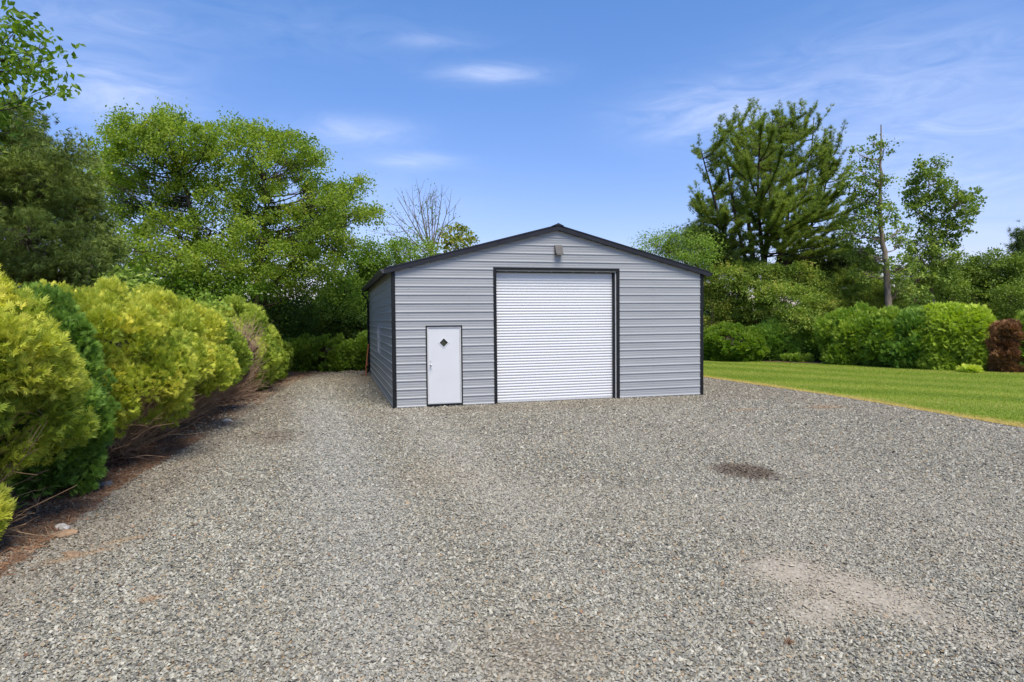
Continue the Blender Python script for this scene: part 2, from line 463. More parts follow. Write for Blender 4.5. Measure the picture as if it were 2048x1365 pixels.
def scatter(tmpl, P, A, Nn, L, W=None):
    """copies of a template at P, axis A, face normal Nn, length L, width W (defaults to L)"""
    tv, q, t = tmpl
    A = nrm(A); S = nrm(np.cross(Nn, A)); Z = np.cross(A, S)
    L = np.broadcast_to(np.asarray(L, float), (len(P),)); W = L if W is None else np.broadcast_to(np.asarray(W, float), (len(P),))
    V = (P[:, None] + A[:, None] * (tv[None, :, 0:1] * L[:, None, None]) + S[:, None] * (tv[None, :, 1:2] * W[:, None, None])
         + Z[:, None] * (tv[None, :, 2:3] * W[:, None, None]))
    k = len(tv); off = (np.arange(len(P)) * k)[:, None, None]
    F_ = []
    if q is not None: F_.append((q[None] + off).reshape(-1, 4))
    if t is not None: F_.append((t[None] + off).reshape(-1, 3))
    return V.reshape(-1, 3), F_, k


def rvec(n, r=rng):
    return nrm(r.normal(size=(n, 3)))


# ------------------------------------------------------------------ plants
def foliage_mesh(name, parts, mat, parent, org):
    """parts: list of (V, faces, tint)"""
    V, Q, T, ti, n = [], [], [], [], 0
    for v, fs, t in parts:
        V.append(v); ti.append(t)
        for f in fs: (Q if f.shape[1] == 4 else T).append(f + n)
        n += len(v)
    fs = []
    if Q: fs.append(np.vstack(Q))
    if T: fs.append(np.vstack(T))
    return mesh_np(name, np.vstack(V), fs, mat, parent, np.concatenate(ti), False, org)


DENS, LSZ = 2.0, 1.15


def tree(name, label, cat, lobes, depth, trunk, mat, seed, group=None, leaf=(.10, .06), dens=900, clump=.42, bark='bark', trunk_r=.16,
         djit=1.5, upb=.6, tmpl=T_LEAF, flat=.75, clump_leaves=70, tint=(.45, .2), limb_r=.05, twig_show=True, spires=0, shell=.55, thick=1.0, droop=0.0, droot=None, extra=None):
    """lobes: (px,py,rx,ry[,ddepth]) masses of the crown as real ellipsoids at real distance; trunk: px points from the ground up"""
    r = np.random.default_rng(seed)
    m2 = depth / FPX
    tp = [at(px, py, depth) for px, py in trunk]
    base = tp[0].copy(); base[2] = 0
    root = empty(name, base); tag(root, label, cat, group)
    tp = np.array([base] + [p for p in tp[1:]])
    g = Geo()
    # smooth trunk line
    n = max(10, len(tp) * 5); s = np.linspace(0, len(tp) - 1, n)
    TP = np.stack([np.interp(s, np.arange(len(tp)), tp[:, k]) for k in range(3)], 1)
    TP[1:-1] += r.normal(scale=.03, size=TP[1:-1].shape)
    tr = trunk_r * (1 - .86 * np.linspace(0, 1, n)) ; tr[0] *= 1.25
    g.tube(TP, tr, 8)
    parts = []
    lobes = list(lobes)
    ymid = np.mean([l[1] for l in lobes])
    for l in list(lobes):
        if l[1] > ymid + 40: continue
        for _ in range(spires):
            a_ = -math.pi / 2 + r.normal() * .75; q_ = .95 + .35 * r.random()
            lobes.append((l[0] + l[2] * q_ * math.cos(a_), l[1] + l[3] * q_ * math.sin(a_), 6 + 7 * r.random(), 8 + 12 * r.random()))
    for lb in lobes:
        px, py, rx, ry = lb[:4]; dd = lb[4] if len(lb) > 4 else r.normal() * djit
        c = at(px, py, depth + dd); k = (depth + dd) / FPX
        R = np.array([rx * k, (rx * .6 + ry * .4) * k * thick, ry * k])
        area = math.pi * R[0] * R[2]
        ax = np.stack([RT, FW, np.array([0, 0, 1.0])])
        # limb from the trunk
        low = TP[:, 2] < c[2] - .2 * np.linalg.norm((TP - c)[:, :2], axis=1)
        cand = np.where(low)[0]
        i0 = cand[np.argmin(np.linalg.norm(TP[cand] - c, axis=1))] if len(cand) else 1
        a = TP[i0]; mid = (a + c) / 2 + np.array([0, 0, -.12 * np.linalg.norm(c - a)]) + r.normal(scale=.12, size=3)
        LB = bez(a, mid, c + np.array([0, 0, R[2] * .2]), 8)
        lr = min(tr[i0] * .7, limb_r * (0.6 + math.sqrt(area) * .35))
        g.tube(LB, np.linspace(lr, lr * .3, 8), 5)
        nl = int(dens * DENS * area * (1 + .15 * r.normal()))
        nc = max(3, int(nl / (clump_leaves * 1.4)))
        d = rvec(nc, r); rad = shell + (1 - shell) * r.random(nc) ** .6
        rad *= (.85 + .3 * r.random(nc))
        q = (d * rad[:, None]) * R
        CP = c + q @ ax
        OUT = nrm((d / R) @ ax)
        if twig_show:
            for cp in CP[:: max(1, nc // 26)]:
                j = r.integers(3, 8)
                st = LB[j]
                g.tube(bez(st, (st + cp) / 2 + r.normal(scale=.08, size=3) + np.array([0, 0, .1]), cp, 5), np.linspace(max(.008, lr * .3), .005, 5), 3)
        cs = clump * (.6 + .8 * r.random(nc))
        ct = r.normal(size=nc) * tint[1] * .7
        cnt = r.poisson(clump_leaves * 1.4, nc).clip(4)
        idx = np.repeat(np.arange(nc), cnt)
        m = len(idx)
        off = r.normal(size=(m, 3)) * np.array([1, 1, flat]) * .55
        off += nrm(OUT)[idx] * (r.random((m, 1)) * .7 - .1)
        P = CP[idx] + off * cs[idx][:, None]
        Nn = nrm(r.normal(size=(m, 3)) * .75 + np.array([0, 0, upb]) + OUT[idx] * .35)
        A = nrm(r.normal(size=(m, 3)) * .8 + OUT[idx] * .6 + np.array([0, 0, -.25 - droop]))
        L = leaf[0] * LSZ * (.65 + .6 * r.random(m)); W = L * leaf[1] / leaf[0]
        v, fs, k_ = scatter(tmpl, P, A, Nn, L, W)
        t = (tint[0] + ct[idx] + r.normal(size=m) * tint[1] * .7).clip(0, 1)
        parts.append((v, fs, np.repeat(t, k_)))
    if extra: extra(g, r)
    g.build('trunk', M[bark], root, True, base)
    foliage_mesh('crown', parts, F[mat], root, base)
    return root


def shrub(name, label, cat, xy, rx, ry, z0, h, mat, seed, group=None, spray=.14, nclump=170, rc=.26, per=46, tmpl=T_SPRAY, core='core', tint=(.5, .16),
          stems=0, stem_h=1.2, widest=.4, up=.45, stem_mat='twig', lump=.14, lean=(0, 0), top_tint=.12, coref=.56, expo=2.0, twigpile=0, rot=0.0, stem_r=.0105, cut=None):
    """rounded evergreen: clumps of feathery sprays over a bulging body, stems under it"""
    r = np.random.default_rng(seed)
    base = np.array([xy[0], xy[1], 0.0])
    root = empty(name, base); tag(root, label, cat, group)
    ph0 = r.random(8) * 6.28
    cr_, sr_ = math.cos(rot), math.sin(rot)

    def prof(t, ph):
        t = np.asarray(t, float)
        hi = t > widest
        u = np.where(hi, (t - widest) / (1.0 - widest), (widest - t) / (widest * 1.25 + .08))
        p = np.maximum(0, 1 - np.abs(u) ** expo) ** (1 / expo)
        bump = 1 + lump * (np.sin(3 * ph + ph0[0] + 4 * t) + .7 * np.sin(5 * ph + ph0[1] - 7 * t) + .5 * np.sin(2 * ph + ph0[2] + 9 * t)) / 1.5
        return p * bump

    def surf(t, ph, s=1.0):
        p = prof(t, ph) * s
        x = p * rx * np.cos(ph); y = p * ry * np.sin(ph); z = z0 + (h - z0) * (t if np.isscalar(s) and s == 1 else widest + (t - widest) * s)
        X = x * cr_ - y * sr_; Y = x * sr_ + y * cr_
        return np.stack([xy[0] + X + lean[0] * t, xy[1] + Y + lean[1] * t, z], -1)
    # clump centres, roughly even over the surface
    tt = r.random(nclump * 3); keep = r.random(nclump * 3) < (.25 + .75 * prof(tt, 0 * tt).clip(0, 1)); tt = tt[keep][:nclump]
    nc = len(tt); ph = r.random(nc) * 2 * math.pi
    if cut is not None:
        k = cut(tt, ph); tt, ph = tt[k], ph[k]; nc = len(tt)
    C = surf(tt, ph); e = 1e-2
    du = surf(np.minimum(tt + e, 1), ph) - surf(np.maximum(tt - e, 0), ph); dv = surf(tt, ph + e) - surf(tt, ph - e)
    Nn = nrm(np.cross(dv, du) + 1e-9)
    cen = np.array([xy[0], xy[1], z0 + (h - z0) * .4]); flip = ((C - cen) * Nn).sum(1) < 0; Nn[flip] *= -1
    Nn[tt > .97] = (0, 0, 1)
    rcs = rc * (.55 + 1.0 * r.random(nc) ** 1.5)
    C = C - Nn * (rcs * .55)[:, None] + Nn * (r.normal(size=nc) * rc * .32)[:, None]
    cnt = (per * (rcs / rc) ** 2).astype(int).clip(6)
    idx = np.repeat(np.arange(nc), cnt); m = len(idx)
    D = nrm(rvec(m, r) + Nn[idx] * .95)
    P = C[idx] + D * (rcs[idx] * (.55 + .5 * r.random(m)))[:, None]
    A = nrm(D * .75 + Nn[idx] * .2 + np.array([0, 0, up]) + r.normal(size=(m, 3)) * .28)
    NN = rvec(m, r)
    L = spray * (.6 + .7 * r.random(m))
    v, fs, k_ = scatter(tmpl, P - A * (L * .3)[:, None], A, NN, L)
    ct = r.normal(size=nc) * tint[1] * .8
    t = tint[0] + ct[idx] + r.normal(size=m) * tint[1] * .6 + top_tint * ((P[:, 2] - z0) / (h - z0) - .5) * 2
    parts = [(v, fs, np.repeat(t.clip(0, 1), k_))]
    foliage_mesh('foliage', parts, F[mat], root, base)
    # inner dead foliage body
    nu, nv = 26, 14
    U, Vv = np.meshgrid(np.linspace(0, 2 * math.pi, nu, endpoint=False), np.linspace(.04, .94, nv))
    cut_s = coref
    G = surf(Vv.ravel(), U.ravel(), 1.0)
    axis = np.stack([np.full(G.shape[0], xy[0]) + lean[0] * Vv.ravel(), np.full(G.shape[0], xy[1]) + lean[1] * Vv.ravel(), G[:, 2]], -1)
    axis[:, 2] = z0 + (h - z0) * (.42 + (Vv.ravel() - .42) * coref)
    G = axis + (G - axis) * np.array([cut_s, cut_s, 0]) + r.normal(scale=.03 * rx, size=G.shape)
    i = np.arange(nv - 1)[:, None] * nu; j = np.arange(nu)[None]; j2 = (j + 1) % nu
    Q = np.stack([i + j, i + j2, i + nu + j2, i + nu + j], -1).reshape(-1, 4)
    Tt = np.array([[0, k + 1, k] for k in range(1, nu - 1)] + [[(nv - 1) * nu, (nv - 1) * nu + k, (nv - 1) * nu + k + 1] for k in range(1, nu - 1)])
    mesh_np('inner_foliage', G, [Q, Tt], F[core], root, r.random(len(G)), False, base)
    if stems:
        g = Geo()
        for s_ in range(stems):
            ph_ = r.random() * 2 * math.pi; rr = (.55 + .48 * r.random())
            tz = z0 * .22 + (stem_h - z0 * .22) * r.random() ** .8
            p1 = np.array([xy[0] + rx * rr * math.cos(ph_), xy[1] + ry * rr * math.sin(ph_), tz])
            p0 = base + np.array([r.normal() * .16 * rx, r.normal() * .16 * ry, .0])
            mid = p0 * .45 + p1 * .55; mid[2] = tz * (.25 + .35 * r.random())
            mid[:2] += r.normal(size=2) * .12
            pts = bez(p0, mid, p1, 8); pts[1:-1] += r.normal(scale=.012, size=(6, 3))
            q = stem_r * (.6 + 1.1 * r.random() ** 2)
            g.tube(pts, np.linspace(q, q * .35, 8), 4)
            for b_ in range(r.integers(2, 6)):
                k0 = r.integers(3, 8); st = pts[min(k0, 7)]
                dirn = nrm(nrm(p1 - p0) + r.normal(size=3) * .45) * (.15 + .35 * r.random())
                en = st + dirn; en[2] = max(.02, en[2])
                g.tube(bez(st, st + dirn * .5 + r.normal(size=3) * .03, en, 4), np.linspace(q * .45, .0018, 4), 3)
        g.build('stem', M[stem_mat], root, True, base)
    return root


# ------------------------------------------------------------------ GROUND
def sheet(name, ring, z, mat, kind='structure'):
    ring = np.array([(x, y, z) for x, y in ring], float)
    me = bpy.data.meshes.new(name); me.from_pydata([tuple(v) for v in ring], [], [tuple(range(len(ring)))]); me.materials.append(mat)
    return tag(link(name, me), kind=kind)


sheet('ground', [(-900, -900), (900, -900), (900, 900), (-900, 900)], -.012, M['soil'])
r0 = np.random.default_rng(3)


def wavy(pts, amp, step=.25):
    P = np.array(pts, float); out = []
    for a, b in zip(P[:-1], P[1:]):
        n = max(1, int(np.linalg.norm(b - a) / step)); t = np.linspace(0, 1, n, endpoint=False)[:, None]; out.append(a + (b - a) * t)
    out = np.vstack(out + [P[-1:]]); out[1:-1] += r0.normal(scale=amp, size=out[1:-1].shape); return [tuple(p) for p in out]


BED_EDGE = [(-5.0, -40), (-4.85, -10.2), (-4.82, -7.0), (-4.58, -4.45), (-3.95, .5), (-3.75, 4), (-3.25, 9), (-2.75, 11.2), (-2.2, 12.35)]
LAWN_EDGE = [(12.05, -40), (12.1, -7.3), (12.27, -5.5), (12.55, -1.95), (12.3, 5), (12.2, 12.6)]
sheet('gravel_drive', [(-7, -40), (12.8, -40), (12.8, 12.6), (6, 12.8), (-.5, 12.5), (-2.2, 12.3), (-7, 12.3)], 0.0, M['gravel'])
sheet('mulch_bed', wavy(BED_EDGE, .07) + [(-2, 16), (-14, 16), (-14, -40)], .005, M['mulch'])
HEDGE_FOOT = [(12.2, 15.2), (17.4, 13.55), (18.9, 12.6), (22.5, 6.9), (24.9, 3.3), (28.5, -2.2), (40, -20)]
sheet('lawn', wavy(LAWN_EDGE, .035) + [(12.2, 15.2)] + HEDGE_FOOT[1:] + [(50, -40)], .008, M['lawn'])
hf = np.array(HEDGE_FOOT)
sheet('mulch_border', wavy(hf, .06) + [(46, -12), (30, 12), (22, 20), (12, 20)], .012, M['mulch'])
sheet('dirt_track', [(-7, 12.3), (-2.2, 12.3), (-.5, 12.5), (6, 12.8), (12.2, 12.6), (12.2, 20), (-7, 20)], -.004, M['mulch'])


def edge_x(edge, y):
    e = np.array(edge); return np.interp(y, e[:, 1], e[:, 0])


# loose stones lying on the drive (thousands of them, densest where the eye can make them out)
def scatter_stones():
    r = np.random.default_rng(11)
    out = []
    for d0, d1, dens, size in ((3.2, 6.0, 3600, .0128), (6.0, 9.0, 2300, .0138), (9.0, 13.0, 1000, .016), (13.0, 19.0, 420, .020), (19.0, 33.0, 150, .023)):
        wid = (d1 * .82 + 1.5)
        n = int(dens * (d1 - d0) * 2 * wid)
        d = d0 + (d1 - d0) * r.random(n); l = (r.random(n) * 2 - 1) * wid
        ok = np.abs(l) < d * .82 + 1.3; d, l = d[ok], l[ok]
        Fh = nrm(np.array([FW[0], FW[1]])); Rh = np.array([Fh[1], -Fh[0]])
        xy = CAM[:2] + d[:, None] * Fh + l[:, None] * Rh
        ok = (xy[:, 0] > edge_x(BED_EDGE, xy[:, 1]) - .25 + .06 + .22 * r.normal(size=len(xy))) & (xy[:, 0] < edge_x(LAWN_EDGE, xy[:, 1]) - .05) & ~((xy[:, 1] > -.02) & (xy[:, 0] > -.05) & (xy[:, 0] < 9.2))
        xy = xy[ok]
        # bare sandy hollows hold few stones
        for (b, f, c) in SPOTS[1:5]:
            dx, dy = xy[:, 0] - b[0], xy[:, 1] - b[1]; cc, ss = math.cos(b[4]), math.sin(b[4])
            dd = np.sqrt(((dx * cc + dy * ss) / b[2]) ** 2 + ((-dx * ss + dy * cc) / b[3]) ** 2)
            xy = xy[r.random(len(xy)) < np.clip((dd - .5) * 1.0 + .16, .16, 1)]
        out.append((xy, size * (.55 + .75 * r.random(len(xy)) ** 1.5)))
    xy = np.vstack([o[0] for o in out]); s = np.concatenate([o[1] for o in out])
    big = r.random(len(s)) < .012; s[big] *= 1.7
    n = len(s)
    tv = np.array([(1, 0, 0), (-.1, .95, 0), (-1, .1, 0), (.05, -1, 0), (.1, .05, .75), (-.1, 0, -.6)])
    V = tv[None] + r.normal(size=(n, 6, 3)) * .17
    V[:, :, 0] *= (.8 + .6 * r.random((n, 1))); V[:, :, 2] *= (.7 + .5 * r.random((n, 1)))
    a = r.random(n) * 6.283; ca, sa = np.cos(a)[:, None], np.sin(a)[:, None]
    tilt = r.normal(size=(n, 1)) * .35; tl2 = r.normal(size=(n, 1)) * .35
    Z = V[:, :, 2] + V[:, :, 0] * tilt + V[:, :, 1] * tl2
    X = V[:, :, 0] * ca - V[:, :, 1] * sa; Y = V[:, :, 0] * sa + V[:, :, 1] * ca
    W = np.stack([X, Y, Z], -1) * s[:, None, None]
    W[:, :, :2] += xy[:, None]; W[:, :, 2] += (s * .28 + .004 * r.random(n))[:, None]
    tri = np.array([[0, 1, 4], [1, 2, 4], [2, 3, 4], [3, 0, 4], [1, 0, 5], [2, 1, 5], [3, 2, 5], [0, 3, 5]])
    T = (tri[None] + (np.arange(n) * 6)[:, None, None]).reshape(-1, 3)
    o = mesh_np('gravel_stones', W.reshape(-1, 3), [T], M['stones'], None, np.repeat(r.random(n), 6))
    tag(o, 'loose grey and tan crushed stone covering the drive', 'gravel', kind='stuff')


scatter_stones()


def scatter_litter():
    r = np.random.default_rng(21)
    y = np.concatenate([-12 + 9 * r.random(15000), -12 + 25 * r.random(12000)]); n = len(y)
    x = edge_x(BED_EDGE, y) + .35 - np.abs(r.normal(size=n)) * .75
    x2 = np.concatenate([x]); P = np.stack([x2, y, .012 + .02 * r.random(n)], 1)
    A = rvec(n, r); A[:, 2] *= .15
    v, fs, k = scatter((np.array([(0, .5, 0), (1, .5, 0), (1, -.5, 0), (0, -.5, 0)], float), np.array([[0, 1, 2, 3]]), None), P, A, np.tile([0, 0, 1.0], (n, 1)) + r.normal(size=(n, 3)) * .3, .05 + .11 * r.random(n), .0045)
    o = mesh_np('needle_litter', v, fs, F['straw'], None, np.repeat(r.random(n), k))
    tag(o, 'reddish brown needle and twig litter under the golden hedge', 'litter', kind='stuff')
    # short grass standing in the lawn
    n = 330000
    X = 12.15 + 14 * r.random(n) ** 1.15; Y = -9 + 24 * r.random(n)
    e = edge_x(LAWN_EDGE, Y); hx = np.interp(Y, hf[::-1, 1], hf[::-1, 0])
    ok = (X > e + .02 * r.normal(size=n)) & (X < hx + .1) & (r.random(n) < np.where(X < e + .4, 1, .9)); X, Y, e = X[ok], Y[ok], e[ok]; n = len(X)
    A = nrm(np.stack([r.normal(size=n) * .8, r.normal(size=n) * .8, .75 + .25 * r.random(n)], 1))
    v, fs, k = scatter((np.array([(0, .5, 0), (1, 0, 0), (0, -.5, 0)], float), None, np.array([[0, 1, 2]])), np.stack([X, Y, np.full(n, .006)], 1), A, rvec(n, r), .028 + .03 * r.random(n), .014)
    t = .42 + .20 * np.sin((X * .84 + Y * .54) * 2.17 + np.sin(X * .7) + .6 * np.sin(Y * .5)) + .24 * r.normal(size=n) + .95 * np.exp(-((X - e) / .38) ** 2)
    o = mesh_np('lawn_grass', v, fs, F['grass'], None, np.repeat(t.clip(0, 1), k))
    tag(o, 'short mown grass of the lawn beside the gravel drive', 'grass', kind='stuff')


scatter_litter()


def stone(name, label, p, s, mat, seed):
    r = np.random.default_rng(seed)
    import bmesh
    bm = bmesh.new(); bmesh.ops.create_icosphere(bm, subdivisions=2, radius=1)
    for v in bm.verts:
        d = 1 + .16 * math.sin(5 * v.co.x + seed) + .14 * math.sin(6 * v.co.y + 2 * seed) + r.normal() * .05
        v.co = Vector((v.co.x * s[0] * d, v.co.y * s[1] * d, v.co.z * s[2] * d))
    me = bpy.data.meshes.new(name); bm.to_mesh(me); bm.free(); me.materials.append(M[mat])
    o = link(name, me); o.location = (p[0], p[1], s[2] * .35); o.rotation_euler = (0, 0, r.random() * 3)
    return tag(o, label, 'stone')


stone('stone', 'dark grey flat stone at the foot of the hedge in brown litter', ground_at(208, 974), (.13, .10, .05), 'stone_dark', 4)
stone('stone', 'tan rounded stone half sunk in gravel near the hedge', ground_at(130, 1072), (.13, .09, .045), 'stone_tan', 5)
stone('stone', 'pale pointed stone lying beside the tan rounded stone', ground_at(124, 1059), (.10, .06, .045), 'stone_pale', 6)
stone('stone', 'small pale stone at the gravel edge below the browned bush', ground_at(453, 844), (.14, .11, .05), 'stone_pale', 8)
stone('stone', 'flat brown stone beside the orange clay patches in the gravel', ground_at(143, 1112), (.13, .06, .03), 'stone_tan', 9)

# ------------------------------------------------------------------ GARAGE
W_, D_ = 9.164, 11.1
RIB, Z0R = .2286, 3.669          # lower edges of the ribs: Z0R - i*RIB
PEAK, EAVE = 4.86, 3.66
SL = (PEAK - EAVE) / (W_ / 2)
garage = empty('metal_garage', (0, 0, 0))
tag(garage, 'grey ribbed metal garage with black trim and a white roll-up door', 'garage')


def rib_profile(zlo, zhi):
    """(z, out) rows of the horizontal ribbed panel"""
    rows = []
    i = int(math.ceil((zhi - Z0R) / RIB)) + 1
    z = Z0R + i * RIB
    while z > zlo - RIB:
        for dz, o in ((0, 0), (.006, .017), (.028, .017), (.048, 0), (.098, 0), (.103, .0035), (.113, .0035), (.118, 0), (.158, 0), (.163, .0035), (.173, .0035), (.178, 0)):
            rows.append((z + dz, o))
        z -= RIB
    rows.sort()
    R = np.array(rows)
    zs = np.unique(np.concatenate([R[(R[:, 0] > zlo) & (R[:, 0] < zhi), 0], [zlo, zhi]]))
    return zs, R


def panel(name, length, zhi_fun, to3d, holes, zlo=.012, ztop=None, breaks=()):
    """ribbed wall in (s, z), out = offset; holes: (s0,s1,z0,z1)"""
    zs, R = rib_profile(zlo, ztop)
    zs = np.unique(np.concatenate([zs, [h[2] for h in holes if zlo < h[2] < ztop], [h[3] for h in holes]]))
    g = Geo()
    for za, zb in zip(zs[:-1], zs[1:]):
        oa, ob = np.interp([za, zb], R[:, 0], R[:, 1])
        lo_a, hi_a = zhi_fun(za); lo_b, hi_b = zhi_fun(zb)
        cuts = [(h[0], h[1]) for h in holes if h[2] <= za + 1e-6 and h[3] >= zb - 1e-6]
        segs, cur = [], None
        edges = sorted(cuts)
        left_a, left_b = lo_a, lo_b
        for c0, c1 in edges:
            segs.append((left_a, left_b, c0, c0)); left_a = left_b = c1
        segs.append((left_a, left_b, hi_a, hi_b))
        for sa, sb, ea, eb in segs:
            if ea - sa < 1e-4 and eb - sb < 1e-4: continue
            g.quad(to3d(sa, za, oa), to3d(ea, za, oa), to3d(eb, zb, ob), to3d(sb, zb, ob))
    return g


ROLL = (2.81, 6.38, 0.0, 3.665)
MAN = (.895, 1.815, 0.0, 2.145)


def gable(z):
    if z <= EAVE: return (.0, W_)
    c = (z - EAVE) / SL
    return (min(c, W_ / 2), max(W_ - c, W_ / 2))


g = panel('wall', W_, gable, lambda s, z, o: (s, -o, z), [ROLL, MAN], ztop=PEAK - .002)
for sx in (.42, 2.05, 4.0, 5.25, 7.55):                      # screw heads along the framing
    k = 0
    z = Z0R + RIB * 5
    while z > .3:
        z -= RIB
        zz = z + .19
        if zz > gable_top(sx) if False else zz > EAVE + SL * min(sx, W_ - sx) - .1: continue
        if (ROLL[0] - .1 < sx < ROLL[1] + .1 and zz < ROLL[3] + .15) or (MAN[0] - .05 < sx < MAN[1] + .05 and zz < MAN[3]): continue
        g.box(sx - .008, sx + .008, -.009, .002, zz - .008, zz + .008)
g.build('wall', M['siding'], garage)
WIN = (4.78, 5.45, 1.24, 2.17)
panel('wall', D_, lambda z: (0, D_), lambda s, z, o: (-o, D_ - s, z), [(D_ - WIN[1], D_ - WIN[0], WIN[2], WIN[3])], ztop=EAVE).build('wall', M['siding'], garage)
panel('wall', D_, lambda z: (0, D_), lambda s, z, o: (W_ + o, s, z), [], ztop=EAVE).build('wall', M['siding'], garage)
panel('wall', W_, gable, lambda s, z, o: (W_ - s, D_ + o, z), [], ztop=PEAK - .002).build('wall', M['siding'], garage)

# corner trims (L pieces standing 3 mm proud of the ribs)
for (x, y, sx, sy) in ((0, 0, 1, 1), (W_, 0, -1, 1), (0, D_, 1, -1), (W_, D_, -1, -1)):
    g = Geo(); o, w = .024, .075
    x0, x1 = sorted((x - sx * o, x + sx * w)); y0, y1 = sorted((y - sy * o, y - sy * .0005))
    g.box(x0, x1, y0, y1, 0, EAVE + .01)
    x0, x1 = sorted((x - sx * o, x - sx * .0005)); y0, y1 = sorted((y + sy * .0005, y + sy * w))
    g.box(x0, x1, y0, y1, 0, EAVE + .01)
    g.build('corner_trim', M['black'], garage)

# roof: two ribbed slopes, rake trim, ridge cap
OH, OY = .20, .11
rg = Geo()
for sgn in (-1, 1):
    for k in range(int((D_ + 2 * OY) / RIB) + 1):
        ya = -OY + k * RIB; yb = min(ya + RIB, D_ + OY)
        for (a, b, oa, ob) in ((0, .075, 0, 0), (.075, .09, 0, .02), (.09, .115, .02, .02), (.115, .13, .02, 0), (.13, RIB, 0, 0)):
            y0, y1 = ya + a, min(ya + b, yb)
            if y1 <= y0: continue
            xe = W_ / 2 + sgn * (W_ / 2 + OH); xr = W_ / 2
            ze = EAVE + .05 - SL * OH; zr = PEAK + .05
            rg.quad((xr, y0, zr + oa), (xe, y0, ze + oa), (xe, y1, ze + ob), (xr, y1, zr + ob)) if sgn < 0 else rg.quad((xr, y1, zr + ob), (xe, y1, ze + ob), (xe, y0, ze + oa), (xr, y0, zr + oa))
roof = rg.build('roof', M['charcoal'], garage)
# soffit boards under the overhang
for yy0, yy1 in ((-OY, -.026), (D_ + .026, D_ + OY)):
    for sgn in (-1, 1):
        g = Geo()
        xe = W_ / 2 + sgn * (W_ / 2 + OH); xr = W_ / 2; ze = EAVE - .10 - SL * OH + .03; zr = PEAK - .10 + .03
        # rake trim: a face board with a rounded top, running along the slope
        for (dz0, dz1, a, b) in ((0, .10, yy0, yy1), (.10, .135, yy0 + (.012 if yy0 < 0 else 0), yy1 - (0 if yy0 < 0 else .012)), (.135, .158, yy0 + (.03 if yy0 < 0 else 0), yy1 - (0 if yy0 < 0 else .03))):
            ring = [(xr, a, zr + dz0), (xe, a, ze + dz0), (xe, a, ze + dz1), (xr, a, zr + dz1)]
            g.prism(ring, (0, b - a, 0))
        g.build('rake_trim', M['charcoal'], garage)
g = Geo()
zr = PEAK + .095
g.add([(W_ / 2 - .17, -OY - .012, zr - .17 * SL), (W_ / 2, -OY - .012, zr + .03), (W_ / 2 + .17, -OY - .012, zr - .17 * SL),
       (W_ / 2 - .17, D_ + OY, zr - .17 * SL), (W_ / 2, D_ + OY, zr + .03), (W_ / 2 + .17, D_ + OY, zr - .17 * SL)],
      [[0, 1, 4, 3], [1, 2, 5, 4]], [[0, 2, 1], [3, 4, 5]])
g.build('ridge_cap', M['charcoal'], roof)
# soffit of the eaves + gutters
for sgn in (-1, 1):
    xw = 0 if sgn < 0 else W_; xe = xw + sgn * OH
    g = Geo()
    za, ze = EAVE - .012, EAVE - SL * OH - .012
    g.add([(xw + sgn * .02, -OY + .02, za), (xe, -OY + .02, ze), (xe, D_ + OY - .02, ze), (xw + sgn * .02, D_ + OY - .02, za)], [[0, 1, 2, 3]])
    g.build('soffit', M['charcoal'], garage)
    g = Geo(); ox = xe; y0, y1 = -OY + .03, D_ + OY
    zt = EAVE - SL * OH + .05
    prof = [(0, .0), (.0, -.10), (.055, -.10), (.085, -.06), (.105, -.035), (.112, -.0), (.096, -.004), (.09, -.04), (.05, -.088), (.012, -.088), (.012, 0)]
    ring = [(ox + sgn * a, y0, zt + b) for a, b in prof]
    k = len(ring); V = ring + [(x, y1, z) for x, y, z in ring]
    g.add(V, [[i, (i + 1) % k, k + (i + 1) % k, k + i] for i in range(k)])
    cap = [(ox + sgn * a, y0 - .004, zt + b) for a, b in prof[:6]]
    g.prism(cap, (0, .003, 0))
    gut = g.build('gutter', M['black'] if sgn > 0 else M['gutter_under'], garage)
# downspout at the far left corner
g = Geo()
P = np.array([(-.255, D_ - .02, 3.55), (-.255, D_ - .02, 3.47), (-.22, D_ - .02, 3.38), (-.09, D_ - .02, 3.24), (-.06, D_ - .02, 3.1), (-.06, D_ - .02, .25), (-.09, D_ - .02, .12), (-.22, D_ - .02, .06)])
g.tube(P, .032, 8, True)
g.build('downspout', M['black'], garage, True)

# roll-up door: trim, side guides, black shadow bar on top, corrugated curtain
rd = empty('roll_up_door', ((ROLL[0] + ROLL[1]) / 2, 0, 0)); rd.parent = garage
ro = np.array(rd.location)
g = Geo()
t, o = .082, .026
g.box(ROLL[0] - t, ROLL[0], -o, .10, 0, ROLL[3] + .085)
g.box(ROLL[1], ROLL[1] + t, -o, .02, 0, ROLL[3] + .085)
g.box(ROLL[0] + .0005, ROLL[1] - .0005, -o, .02, ROLL[3] + .012, ROLL[3] + .085)
g.build('frame', M['black'], rd, org=ro)
g = Geo()
g.box(ROLL[0] + .003, ROLL[1] - .003, .03, .055, ROLL[3] - .02, ROLL[3] + .02)
g.box(ROLL[1] - .03, ROLL[1] - .001, .03, .06, 0.001, ROLL[3] - .021)
for xx in (3.1, 3.75, 4.4, 5.05, 5.75, 6.2): g.box(xx, xx + .03, .022, .06, ROLL[3] - .03, ROLL[3] + .022)
g.build('jamb', M['frame_white'], rd, org=ro)
g = Geo()
g.box(ROLL[0] + .001, ROLL[1] - .001, .075, .155, ROLL[3] - .045, ROLL[3] + .0)  # black bar across the top stands in for the shadow above the curtain
g.box(ROLL[1] - .075, ROLL[1] - .032, .062, .22, 0.002, ROLL[3] - .047)
g.box(ROLL[0] + .001, ROLL[0] + .012, .101, .22, 0.002, ROLL[3] - .047)
g.build('guide_rail_shadow_bar', M['black'], rd, org=ro)
